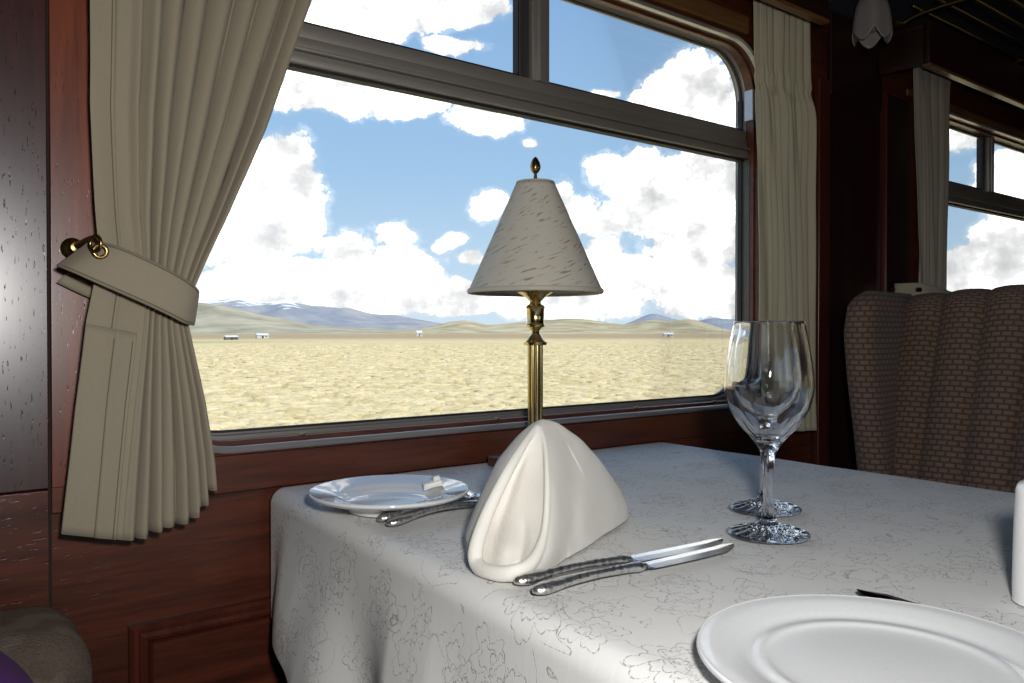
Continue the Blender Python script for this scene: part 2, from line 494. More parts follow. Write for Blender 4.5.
make_window('window_1', W1, 'aluminium framed picture window with rounded corners behind the lamp', .831)
make_window('window_2', W2, 'aluminium framed picture window behind the far seat', 2.551)
bm = bmesh.new()
for x in (.42, .74, 1.05, 1.27):
    bx(bm, x-.004, x+.004, YW+.010, YW+.014, W1[2]+.0085, W1[2]+.0115, .001)
struct(obj('trim_1', bm, M['screw'], None, smooth=True), 'small brass screws in the window sill groove')

# other walls, ceiling and floor of the carriage
def sbox(name, d, mat, label=None, bev=0.0): return struct(box(name, d, mat, None, bev), label)
sbox('floor', (WX0, WX1, -1.75, YO, -.05, 0), M['carpet'])
sbox('ceiling', (WX0, WX1, -1.75, YO, 2.15, 2.2), M['ceiling'])
sbox('wall_back', (WX0-.05, WX0, -1.75, YO, 0, 2.15), M['cabin'])
sbox('wall_front', (WX1, WX1+.05, -1.75, YO, 0, 2.15), M['cabin'])
struct(holed_plate('wall_aisle', (WX0, WX1, 0, 2.15), [(-.66, .50, .8, 1.524, .1), (1.065, 2.225, .8, 1.524, .1)], -1.75, -1.8, M['cabin']))
# upper blue-black cove above the windows
sbox('trim_2', (1.445, WX1, .985, YW-.001, 1.66, 2.15), M['ceiling'], 'dark blue cove above the windows')

# boards on the window wall
sbox('trim_3', (WX0, .1235, YW-.012, YW-.0005, .776, 2.14), M['wood_dark_board'], 'dark glossy mahogany board at the left edge', .0012)
sbox('trim_4', (.1260, W1[0]-.008, YW-.012, YW-.0005, .776, 2.14), M['wood_stripe'], 'red glossy mahogany board behind the curtain', .0012)
sbox('trim_5', (.1260, 1.59, YW-.010, YW-.0005, .748, W1[2]-.007), M['wood_rail'], 'mahogany rail under the big window', .0012)
sbox('trim_6', (WX0, .1235, YW-.010, YW-.0005, .30, .774), M['wood_panel'], 'reddish horizontal grain panel at lower left', .0012)
sbox('trim_7', (.1228, .1268, YW-.004, YW-.0004, .30, 2.14), M['groove'], 'dark groove between the wall boards')
# raised moulding around lower panel
def frame_ring(name, x0, x1, z0, z1, mat, label=None):
    vs = []; prof = [(0, YW), (0, YW-.010), (.004, YW-.014), (.009, YW-.013), (.012, YW-.007), (.016, YW-.010), (.020, YW-.009), (.024, YW-.002), (.028, YW)]
    fs = []
    for i, y in prof: vs += [(x0+i, y, z0+i), (x1-i, y, z0+i), (x1-i, y, z1-i), (x0+i, y, z1-i)]
    for j in range(len(prof)-1):
        for k in range(4): l = (k+1) % 4; fs.append((j*4+k, j*4+l, (j+1)*4+l, (j+1)*4+k))
    o = mesh(name, vs, fs, mat, smooth=False); return struct(o, label)
frame_ring('trim_8', .203, 1.5, .15, .607, M['wood_trim'], 'raised mahogany moulding around the lower panel')
# pier between the two windows
sbox('trim_9', (1.588, 1.632, YW-.016, YW-.0005, .30, 1.50), M['wood_trim'], 'reddish stile beside the pleated curtain', .003)
sbox('trim_10', (1.640, 1.862, YW-.006, YW-.0005, .30, 1.66), M['wood_far'], 'dark flat panel between the windows', .002)
sbox('trim_11', (1.868, 1.876, YW-.018, YW-.0005, .30, 1.52), M['wood_trim'], 'thin bead on the pier', .002)
sbox('trim_12', (1.880, 1.990, YW-.012, YW-.0005, .30, 1.52), M['wood_far'], 'right stile of the pier', .003)
sbox('trim_13', (1.640, 1.86, YW-.012, YW-.0005, 1.475, 1.655), M['wood_far'], 'dark header board between the windows', .003)
# pelmets over the curtains
def pelmet(x0, x1, name, label, nm2):
    bm = bmesh.new()
    bx(bm, x0, x1, .868, .882, 1.552, 1.645, .002)
    bx(bm, x0, x1, .882, YW-.016, 1.633, 1.645, .001)
    bx(bm, x0, x0+.014, .882, YW-.016, 1.552, 1.632, .001)
    struct(obj(name, bm, M['wood_far'], None, smooth=True, ang=30), label)
    sbox(nm2, (x0, x1, .866, .884, 1.544, 1.5515), M['wood_skylit'], 'wooden bead under the pelmet, daylight painted in its pale colour', .0015)  # pale tone paints window light on the pelmet's lower edge
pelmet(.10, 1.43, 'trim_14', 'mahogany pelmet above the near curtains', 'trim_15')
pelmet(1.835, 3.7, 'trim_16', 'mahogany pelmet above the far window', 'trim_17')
# header strips above windows, sky glow painted as golden wood
sbox('trim_18', (.62, 1.345, YW-.012, YW-.0005, 1.540, 1.575), M['wood_skylit'], 'header strip above the big window, sky glow painted golden brown', .003)
sbox('trim_19', (1.99, 3.6, YW-.008, YW-.0005, 1.535, 1.552), M['wood_skylit'], 'header strip above the far window, sky glow painted golden brown', .003)
bm = bmesh.new(); bmesh.ops.create_uvsphere(bm, u_segments=12, v_segments=8, radius=.0035)
o = struct(obj('trim_20', bm, M['screw'], None, smooth=True), 'brass screw above the window'); o.location = (1.155, YW-.011, 1.562)

# ------------------------------------------------------------ luggage rack
rack = thing('luggage_rack', 'dark overhead luggage rack with brass bars above the far window', 'luggage rack', (1.9, .985, 1.66))
ro = Vector((1.9, .985, 1.66))
for i, y in enumerate((.60, .655, .71, .765, .815, .865, .918)):
    tube('rack_bar', [Vector((1.86, y, 1.70)) - ro, Vector((3.7, y, 1.70)) - ro], .0038, M['brass_dark'], rack, 10)
for x in (1.90, 2.45, 3.0):
    tube('bracket', dense([Vector((x, .975, 1.67)) - ro, Vector((x, .93, 1.690)) - ro, Vector((x, .80, 1.694)) - ro, Vector((x, .60, 1.694)) - ro, Vector((x, .575, 1.712)) - ro], 5), .006, M['brass_dark'], rack, 10)
box('back_rail', (1.86, 3.7, .955, .984, 1.662, 1.684), M['wood_far'], rack, .003, off=ro)

# ------------------------------------------------------------ wall sconce with tulip shade
sc_o = Vector((1.62, .885, 1.59))
sconce = thing('wall_sconce', 'frosted tulip glass wall lamp hanging between the two windows', 'wall lamp', sc_o)
pts = []; nph = 48
vs, fs = [], []
prof = [(.004, .068), (.012, .066), (.022, .058), (.030, .042), (.035, .020), (.037, 0), (.038, -.014)]
prof = dense(prof, 4)
for j, (r, z) in enumerate(prof):
    t = j / (len(prof) - 1)
    for i in range(nph):
        a = 2*pi*i/nph; w = abs(sin(2.5*a))
        rr = r * (1 + .07 * t * cos(5*a)); zz = z - .024 * max(0, t-.6)/.4 * w
        vs.append((rr*cos(a), rr*sin(a), zz))
for j in range(len(prof)-1):
    for i in range(nph): k = (i+1) % nph; fs.append((j*nph+i, j*nph+k, (j+1)*nph+k, (j+1)*nph+i))
o = mesh('lamp_shade', vs, fs, M['tulip'], sconce)
md = o.modifiers.new('Solidify', 'SOLIDIFY'); md.thickness = .0025
lathe('bulb', [(.002, -.016), (.010, -.012), (.013, 0), (.010, .02), (.006, .035)], M['tulip'], sconce, 20)
lathe('collar', [(.013, .062), (.015, .068), (.013, .08), (.006, .086), (.005, .095)], M['brass_dark'], sconce, 24)
tube('arm', dense([(0, 0, .09), (0, .01, .108), (0, .05, .118), (0, .10, .105)], 6), .005, M['brass_dark'], sconce, 10)
wpl = lathe('wall_plate', [(.002, -.004), (.028, -.004), (.028, 0), (.018, .006), (.002, .008)], M['brass_dark'], sconce, 32, loc=(0, .105, .10))
wpl.rotation_euler = (radians(90), 0, 0)

# ------------------------------------------------------------ curtains
def pleat(u, sharp=.62):
    return abs(sin(pi * u)) ** sharp
def curtain_sheet(levels, folds, ztab_bottom, y0, amp, hemfold=None, ns=240, nv=90, seed=0, gather=None, sjit=.25):
    """levels: (z, xL, xH, xR) top to bottom. xH ends the flat hem; folds between xH and xR"""
    zs = [l[0] for l in levels][::-1]
    tb = [[(l[0], l[k]) for l in levels[::-1]] for k in (1, 2, 3)]
    zt = levels[0][0]
    rnd = random.Random(seed)
    ed = [0]
    for i in range(folds): ed.append(ed[-1] + 1 + rnd.uniform(-sjit, sjit))
    ed = [e / ed[-1] for e in ed]
    ph = [rnd.uniform(.75, 1.15) for _ in range(folds)]
    vs, uv = [], []
    for j in range(nv + 1):
        v = j / nv
        for i in range(ns + 1):
            s = i / ns
            sh = .24
            if s < sh: q = s / sh; f = 0; side = 0
            else: q = (s - sh) / (1 - sh); side = 1
            zb = interp(ztab_bottom, s)
            z = zt + (zb - zt) * v
            xL, xH, xR = (interp(t, z) for t in tb)
            if not side:
                x = xL + (xH - xL) * q
                y = y0 - .004 - .002 * sin(q * 5 + z * 7)
                if hemfold: y -= .0025 * sstep(.50, .56, q)
                y -= amp(z) * .25 * sstep(.8, 1.0, q)
            else:
                k = 0
                while k < folds - 1 and q > ed[k+1]: k += 1
                u = (q - ed[k]) / (ed[k+1] - ed[k])
                b = pleat(u + .05 * sin(z * 9 + k))
                lean = .35 * sin(pi * u) * (xR - xH) / folds
                x = xH + (xR - xH) * q + lean * .4
                y = y0 - amp(z) * (b * ph[k] * (1 + .2 * sin(z * 6 + k * 2.1))) + amp(z) * .3
                if k == 0: y -= amp(z) * .25 * (1 - sstep(0, .3, u))
            if gather:
                y += gather(s, z)
            x += .0012 * noise.noise(Vector((s * 8, z * 6, seed)))
            y += .003 * noise.noise(Vector((s * 6, z * 5, seed + 5)))
            vs.append(Vector((x, y, z))); uv.append((s * .6, z))
    fs = []
    w = ns + 1
    for j in range(nv):
        for i in range(ns): fs.append((j*w+i, j*w+i+1, (j+1)*w+i+1, (j+1)*w+i))
    return vs, fs, uv, w
def add_solid(o, t=.0015, off=0):
    md = o.modifiers.new('Solidify', 'SOLIDIFY'); md.thickness = t; md.offset = off
L = [(1.62, .157, .225, .475), (1.45, .156, .215, .428), (1.35, .156, .206, .400), (1.184, .155, .200, .341), (1.073, .160, .202, .294), (1.03, .163, .205, .274),
     (.99, .157, .208, .257), (.955, .150, .206, .252), (.868, .140, .196, .270), (.80, .134, .190, .281), (.70, .124, .182, .290)]
# finer fall of the left curtain
def amp1(z):
    return interp([(.70, .017), (.86, .014), (.96, .009), (1.05, .014), (1.2, .021), (1.6, .024)], z)
zb = [(0, .738), (.24, .724)]
for k in range(8):
    zz = [.722, .722, .728, .729, .731, .736, .748, .765][k]
    a = .24 + .76 * k / 8
    zb += [(a + .004, zz + .001), (a + .06, zz), (a + .76/8 - .004, zz + .001)]
cvs, cfs, cuv, cw = curtain_sheet(L, 8, zb, .935, amp1, hemfold=True, seed=5, sjit=.38, ns=280)
cur1 = thing('curtain', 'large beige pleated curtain swept left by its tieback beside the big window', 'curtain', (.2, .95, 1.62))
def off(vs, o): return [v - Vector(o) for v in vs]
o = mesh('curtain_panel', off(cvs, (.2, .95, 1.62)), cfs, M['curtain'], cur1, uvs=cuv); add_solid(o)
# doubled hem patch at the foot and stitching threads
hv = []; hw = 60; nrow = 30
for j in range(nrow + 1):
    for i in range(hw + 1):
        idx = (90 - nrow + j) * cw + i + 0
        p = cvs[idx].copy(); p.y -= .0030; hv.append(p)
hf = [(j*(hw+1)+i, j*(hw+1)+i+1, (j+1)*(hw+1)+i+1, (j+1)*(hw+1)+i) for j in range(8, nrow) for i in range(hw)]
used = sorted({k for f in hf for k in f}); rm = {k: n for n, k in enumerate(used)}
hv2 = [hv[k] for k in used]; hf = [tuple(rm[k] for k in f) for f in hf]
o = mesh('hem', off(hv2, (.2, .95, 1.62)), hf, M['curtain'], cur1); add_solid(o, .0022)
M['thread'] = plain('thread', (.14, .115, .08), .8)
st = []
for i in (30,): st.append([cvs[j*cw+i] + Vector((0, -.0016, 0)) for j in range(0, 72)])
st.append([hv[j*(hw+1)+34] + Vector((0, -.0016, 0)) for j in range(9, nrow+1)])
st.append([hv[j*(hw+1)+56] + Vector((0, -.0016, 0)) for j in range(9, nrow+1)])
for k, p in enumerate(st):
    tube('stitching', off(p, (.2, .95, 1.62)), .0005, M['thread'], cur1, 6)
box('curtain_rail', (.16, .50, .945, .955, 1.617, 1.628), M['brass_dark'], cur1, off=(.2, .95, 1.62))

# tieback band
def ribbon(name, cents, downs, mat, parent=None, th=.0022, nw=8, belly=.0):
    n = len(cents); vs, fs = [], []
    for c, d in zip(cents, downs):
        for k in range(nw + 1):
            t = k / nw - .5
            vs.append(Vector(c) + Vector(d) * t + Vector((0, -belly * (1 - (2*t)**2), 0)))
    w = nw + 1
    for j in range(n - 1):
        for k in range(nw): fs.append((j*w+k, j*w+k+1, (j+1)*w+k+1, (j+1)*w+k))
    o = mesh(name, vs, fs, mat, parent); add_solid(o, th); return o
tb_o = Vector((.148, .93, 1.03))
tie = thing('curtain_tieback', 'wide beige fabric band holding the large left curtain to the wall', 'tieback', tb_o)
key = [  # centre, down vector (both world)
    ((.140, .930, 1.026), (-.031, 0, -.028)), ((.150, .912, 1.021), (-.030, 0, -.031)), ((.170, .900, 1.012), (-.022, 0, -.038)), ((.200, .894, .998), (-.016, 0, -.041)),
    ((.228, .893, .984), (-.014, 0, -.041)), ((.246, .899, .974), (-.012, 0, -.039)), ((.256, .915, .970), (-.006, 0, -.034)),
    ((.258, .935, .969), (-.002, 0, -.033)), ((.248, .958, .972), (0, 0, -.036)), ((.215, .968, .982), (-.006, 0, -.038)), ((.17, .972, 1.000), (-.016, 0, -.036)), ((.143, .975, 1.014), (-.026, 0, -.032))]
cc = dense([k[0] for k in key], 6); dd = dense([k[1] for k in key], 6)
ribbon('band', off([Vector(c) for c in cc], tb_o), dd, M['curtain'], tie, .003, belly=.002)
edge = [[Vector(c) + Vector(d) * t + Vector((0, -.003, 0)) for c, d in list(zip(cc, dd))[2:40]] for t in (.44, -.44)]
for e in edge: tube('stitching', off(e, tb_o), .0005, M['thread'], tie, 6)
# brass hook on wall, ring through eyelet
hook = thing('tieback_hook', 'brass wall knob holding the left curtain tieback', 'hook', (.147, YW-.012, 1.036))
o = lathe('rosette', [(.0005, 0), (.011, 0), (.012, .002), (.009, .005), (.005, .007), (.004, .014), (.006, .016), (.007, .020), (.005, .024), (.0005, .025)], M['brass_dark'], hook, 24)
o.rotation_euler = (radians(90), 0, 0)
tube('prong', dense([(0, -.020, 0), (.004, -.040, .004), (.010, -.062, .006), (.0135, -.078, -.002)], 6), .0032, M['brass_dark'], hook, 10)
def torus(name, R_, r_, mat, parent, loc, rot):
    vs, fs = [], []; n, m = 32, 10
    for i in range(n):
        a = 2*pi*i/n
        for j in range(m):
            b = 2*pi*j/m; vs.append(((R_+r_*cos(b))*cos(a), (R_+r_*cos(b))*sin(a), r_*sin(b)))
    for i in range(n):
        for j in range(m): fs.append((i*m+j, ((i+1) % n)*m+j, ((i+1) % n)*m+(j+1) % m, i*m+(j+1) % m))
    o = mesh(name, vs, fs, mat, parent); o.location = loc; o.rotation_euler = rot; return o
torus('eyelet', .0062, .0021, M['brass_dark'], tie, Vector((.159, .9005, 1.027)) - tb_o, (radians(90), 0, 0))
tube('ring', off([Vector((.154 + .0035*sin(a), .896 - .008*sin(a), 1.030 + .008*cos(a) + .004)) for a in [2*pi*i/20 for i in range(21)]], tb_o), .0019, M['brass_dark'], tie, 8, ups=Vector((1, .2, .3)))

# right pleated curtain
L = [(1.62, 1.293, 1.31, 1.477), (1.46, 1.298, 1.315, 1.482), (1.40, 1.304, 1.33, 1.490), (1.2, 1.308, 1.345, 1.492), (1.0, 1.312, 1.355, 1.498), (.745, 1.316, 1.35, 1.506)]
def amp2(z): return interp([(.7, .016), (1.38, .013), (1.43, .007), (1.47, .012), (1.62, .014)], z)
def gat(s, z):
    return .004*math.exp(-((z-1.432)/.007)**2) + .004*sstep(1.43, 1.40, z)*sstep(1.2, 1.38, z)*sin(s*70) + -.004 * sstep(.035, 0, abs(z - 1.435)) * abs(sin(s * 46)) 
cvs2, cfs2, cuv2, _ = curtain_sheet(L, 7, [(0, .748), (.5, .746), (1, .742)], .945, amp2, seed=11, gather=gat, sjit=.4)
cur2 = thing('curtain', 'narrow pleated cream curtain hanging at the right edge of the big window', 'curtain', (1.4, .95, 1.62))
o = mesh('curtain_panel', off(cvs2, (1.4, .95, 1.62)), cfs2, M['curtain_far'], cur2, uvs=cuv2); add_solid(o)
L = [(1.62, 1.905, 1.93, 2.105), (1.55, 1.905, 1.93, 2.098), (1.4, 1.913, 1.95, 2.092), (1.06, 1.937, 1.965, 2.075), (.95, 1.935, 1.96, 2.07), (.75, 1.91, 1.95, 2.11)]
cvs3, cfs3, cuv3, _ = curtain_sheet(L, 5, [(0, .75), (1, .75)], .94, lambda z: interp([(.7, .012), (1.5, .008), (1.56, .003)], z), seed=21)
cur3 = thing('curtain', 'dim cream curtain hanging left of the far window behind the seat', 'curtain', (2., .95, 1.62))
o = mesh('curtain_panel', off(cvs3, (2., .95, 1.62)), cfs3, M['curtain_dim'], cur3, uvs=cuv3); add_solid(o)
t2 = thing('curtain_tieback', 'short cream band and brass knob at the far curtain above the seat', 'tieback', (1.93, .94, 1.04))
key = [((-.035, .035, .005), (0, 0, -.035)), ((-.02, -.01, .004), (0, 0, -.038)), ((.0, -.025, .0), (0, 0, -.04)), ((.06, -.035, -.01), (0, 0, -.04)), ((.135, -.03, -.02), (0, 0, -.038)), ((.15, .0, -.025), (0, 0, -.036)), ((.12, .03, -.02), (0, 0, -.036))]
ribbon('band', dense([k[0] for k in key], 5), dense([k[1] for k in key], 5), M['curtain_far'], t2, .003)
for p in ((-.022, -.016, .006), (-.040, .038, .008)):
    o = lathe('knob', [(.0005, -.006), (.006, -.005), (.008, 0), (.006, .005), (.0005, .007)], M['brass'], t2, 16, loc=p)

# ------------------------------------------------------------ table and damask cloth
tab = thing('dining_table', 'dining table hidden under the white damask cloth', 'table', (.72, .45, 0))
box('tabletop', (-.335, .345, -.585, .533, .712, .7440), M['wood_panel'], tab, .006)
box('pedestal', (-.05, .05, -.3, .3, .03, .714), M['wood_panel'], tab, .006)
box('foot', (-.2, .2, -.34, .34, 0, .03), M['wood_panel'], tab, .006)

ZT = .7485
YB, YF = .984, -.14
def xedge(y): return .384 - (.984 - y) * .045
def cloth_pt(u, y, drop_y=0.0):
    """u: arc across; u=0 at the near (camera) edge start of the rounding, negative = hanging near side"""
    xe = xedge(y); R_ = .019; q = R_ * pi / 2
    x1 = 1.078
    if u >= 0:
        x = xe + u
        if x <= x1: return Vector((x, y, ZT + .0006 * noise.noise(Vector((x*9, y*9, 0)))))
        d = x - x1
        if d < q: a = d / R_; return Vector((x1 + R_*sin(a), y, ZT - R_*(1-cos(a))))
        d -= q; return Vector((x1 + R_ + .006*sin(y*22), y, ZT - R_ - d))
    d = -u
    if d < q: a = d / R_; return Vector((xe - R_*sin(a), y, ZT - R_*(1-cos(a))))
    d -= q; d *= interp([(.74, 1.0), (.80, .955), (.86, .87), (.92, .82), (.984, .79)], y); fl = sstep(0, .19, d)
    wav = .016 * sin(y * 23 + .6 + d * 5) + .009 * sin(y * 41 + 2.0) + .006 * noise.noise(Vector((y*14, d*6, 3)))
    wav = min(wav, .012)
    wedge = sstep(.0, .06, YB - y)
    return Vector((xe - R_ - fl * (.006 + .016*wedge) - wav * fl * (.25 + .75*wedge), y + .004*sin(d*20)*wedge, ZT - R_ - d))
nu, nvv = 170, 260
us = [-.212 + .212 * i / 60 for i in range(60)] + [.0 + (1.078 - .34 + .20) * i / 110 for i in range(111)]
vs, uv = [], []
drop = .18
tot = (YB - YF) + drop
for j in range(nvv + 1):
    s_ = tot * j / nvv
    for u in us:
        if s_ <= YB - YF: p = cloth_pt(u, YB - s_)
        else:
            e = s_ - (YB - YF); p = cloth_pt(u, YF)
            a = min(e / .02, pi / 2); p.y -= .02 * sin(a); p.z -= .02 * (1 - cos(a)) + max(0, e - .0314)
            if p.z < .55: p.z = .55 + (p.z - .55) * .2
        vs.append(p); uv.append((u, s_))
w = len(us)
fs = [(j*w+i, j*w+i+1, (j+1)*w+i+1, (j+1)*w+i) for j in range(nvv) for i in range(w-1)]
cl = mesh('tablecloth', vs, fs, M['damask'], uvs=uv)
tag(cl, 'white damask tablecloth with outlined flowers draped over the dining table', 'tablecloth')
add_solid(cl, .0016, -1)
ZC = ZT + .0018

# ------------------------------------------------------------ plates
def plate(name, label, loc, R_, h, foot, cat='plate', group=None):
    t = .0042
    top = [(.0005, .0072), (foot*.7, .0073), (foot*.98, .0080), (foot*1.10, .0062+h*.22), (foot*1.22, h*.62), (foot*1.36, h*.76), (R_*.9, h*.93), (R_*.975, h-.0002), (R_*.99, h+.0002)]
    bot = [(R_, h-.0016), (R_*.99, h-.0038), (R_*.9, h-.0075), (foot*1.16, .0072), (foot*1.03, .003), (foot, 0), (foot*.95, 0), (foot*.92, .003), (.0005, .003)]
    prof = dense(top, 5) + dense(bot, 4)
    return tag(lathe(name, prof, M['porcelain'], None, 96, loc=loc, cap=False, ang=None), label, cat, group)
bpc = (.427, .786, ZC)
plate('bread_plate', 'small white porcelain side plate by the window corner of the table', bpc, .0875, .0215, .046)
dpc = (.4335, .2265, ZC)
plate('dinner_plate', 'large white porcelain plate cropped at the bottom right of the photo', dpc, .1030, .0150, .060)

# butter portion on the side plate rim
bv, bf = [], []
bm = bmesh.new(); bx(bm, -.011, .011, -.007, .007, 0, .007, .0015)
bx(bm, .002, .010, -.006, .006, .0065, .012, .0015)
bmesh.ops.subdivide_edges(bm, edges=bm.edges, cuts=1)
for v in bm.verts: v.co += Vector((noise.noise(v.co*220), noise.noise(v.co*220+Vector((5, 0, 0))), noise.noise(v.co*220+Vector((0, 9, 0))))) * .0016
o = obj('butter_portion', bm, M['butter'], None, smooth=True)
o.location = (.484, .787, ZC + .0165); o.rotation_euler = (0, radians(-14), radians(-25))
tag(o, 'little white wrapped butter portion on the rim of the side plate', 'butter')

# ------------------------------------------------------------ cutlery
def dirframe(a, b):
    d = (b - a); d.z = 0; L_ = d.length; d.normalize(); return d, L_, atan2(d.y, d.x)
def blade_mesh(prof, th, n_parent, mat, z0=.0):
    """prof: (x, ylow, yhigh) along local X"""
    vs, fs = [], []
    for (x, a, b) in prof:
        m_ = (a+b)/2
        vs += [(x, a, z0), (x, b, z0), (x, b*.96+a*.04, z0+th), (x, a*.5+b*.5, z0+th*1.05)]
    for j in range(len(prof)-1):
        for k in range(4): l = (k+1) % 4; fs.append((j*4+k, j*4+l, (j+1)*4+l, (j+1)*4+k))
    fs.append((0, 1, 2, 3)); e = (len(prof)-1)*4; fs.append((e, e+1, e+2, e+3))
    return mesh('blade', vs, fs, mat, n_parent, smooth=False)
def handle_mesh(Lh, parent, end=.0074, name='handle', arch=.002):
    pts, rad = [], []
    tab_ = [(0, .002, .002), (.03, end*.8, .0035), (.09, end, .0046), (.17, end*.93, .0042), (.26, end*.70, .0036), (.36, end*.56, .0034), (.6, end*.50, .0033), (.85, end*.58, .0036), (.91, end*.78, .0042), (.95, end*.70, .0038), (1, .0035, .0022)]
    for j in range(41):
        t = j/40
        a = interp([(q[0], q[1]) for q in tab_], t); b = interp([(q[0], q[2]) for q in tab_], t)
        pts.append((t*Lh, 0, .0046 + arch*sin(pi*t))); rad.append((a, b))
    return tube(name, pts, rad, M['ornate'], parent, 14)
def knife(label, a, b, group, mat='silver', hf=.50):
    d, L_, ang = dirframe(a, b)
    root = thing('table_knife', label, 'knife', (a.x, a.y, ZC), group); root.rotation_euler = (0, 0, ang)
    Lh = L_*hf; handle_mesh(Lh, root)
    pr = []
    for j in range(26):
        t = j/25; x = Lh - .004 + (L_-Lh+.004)*t
        wdt = interp([(0, .0045), (.08, .0075), (.5, .0095), (.8, .0085), (.92, .006), (.98, .0028), (1, .0008)], t)
        c = interp([(0, 0), (.8, .0008), (1, .0045)], t)
        pr.append((x, c-wdt, c+min(wdt, .0075)))
    blade_mesh(pr, .0012, root, M[mat], .0034)
    return root
gk = 'knives beside the folded napkin'
knife('silver table knife nearer the napkin, farther of the pair', Vector((.369, .482, 0)), Vector((.598, .463, 0)), gk)
knife('silver table knife nearer the plate, closer of the pair', Vector((.366, .456, 0)), Vector((.592, .446, 0)), gk)
knife('knife tip with a dark reflection painted on its blade behind the large plate', Vector((.541, .168, 0)), Vector((.564, .314, 0)), None, 'blade_dark_refl')
def fork(label, a, b, group):
    d, L_, ang = dirframe(a, b)
    root = thing('table_fork', label, 'fork', (a.x, a.y, ZC), group); root.rotation_euler = (0, 0, ang)
    Lh = L_*.66; handle_mesh(Lh, root, .0080, arch=.006)
    # head: neck and curved palm
    pts, rad = [], []
    for j in range(13):
        t = j/12; pts.append((Lh-.004+L_*.12*t, 0, .0050+.001*sin(pi*t))); rad.append((interp([(0, .003), (.4, .0032), (1, .0115)], t), .0013))
    tube('head', pts, rad, M['silver'], root, 12)
    for k in range(4):
        yy = -.0096 + .0064*k
        pts = [(Lh-.005+L_*.12 + L_*.22*t, yy, .0050 - .003*sin(pi*t*.8) + .006*t*t) for t in [i/10 for i in range(11)]]
        tube('tine', pts, [.0017]*8+[.0014, .001, .0005], M['silver'], root, 8)
    return root
gf = 'forks beside the side plate'
fork('silver fork nearer the side plate, farther of the pair', Vector((.382, .727, 0)), Vector((.578, .768, 0)), gf)
fork('silver fork farther from the side plate, closer of the pair', Vector((.380, .704, 0)), Vector((.585, .733, 0)), gf)
d_, L_, an_ = dirframe(Vector((.548, .822, 0)), Vector((.492, .66, 0)))
bk = thing('butter_knife', 'slim silver knife whose tip shows between side plate and napkin', 'knife', (.548, .822, ZC)); bk.rotation_euler = (0, 0, an_)
blade_mesh([(0, -.001, .001), (.01, -.004, .003), (.04, -.005, .004), (.07, -.0035, .003)], .001, bk, M['silver'], .003)
handle_mesh(.10, bk, .006).location = (.066, 0, 0)

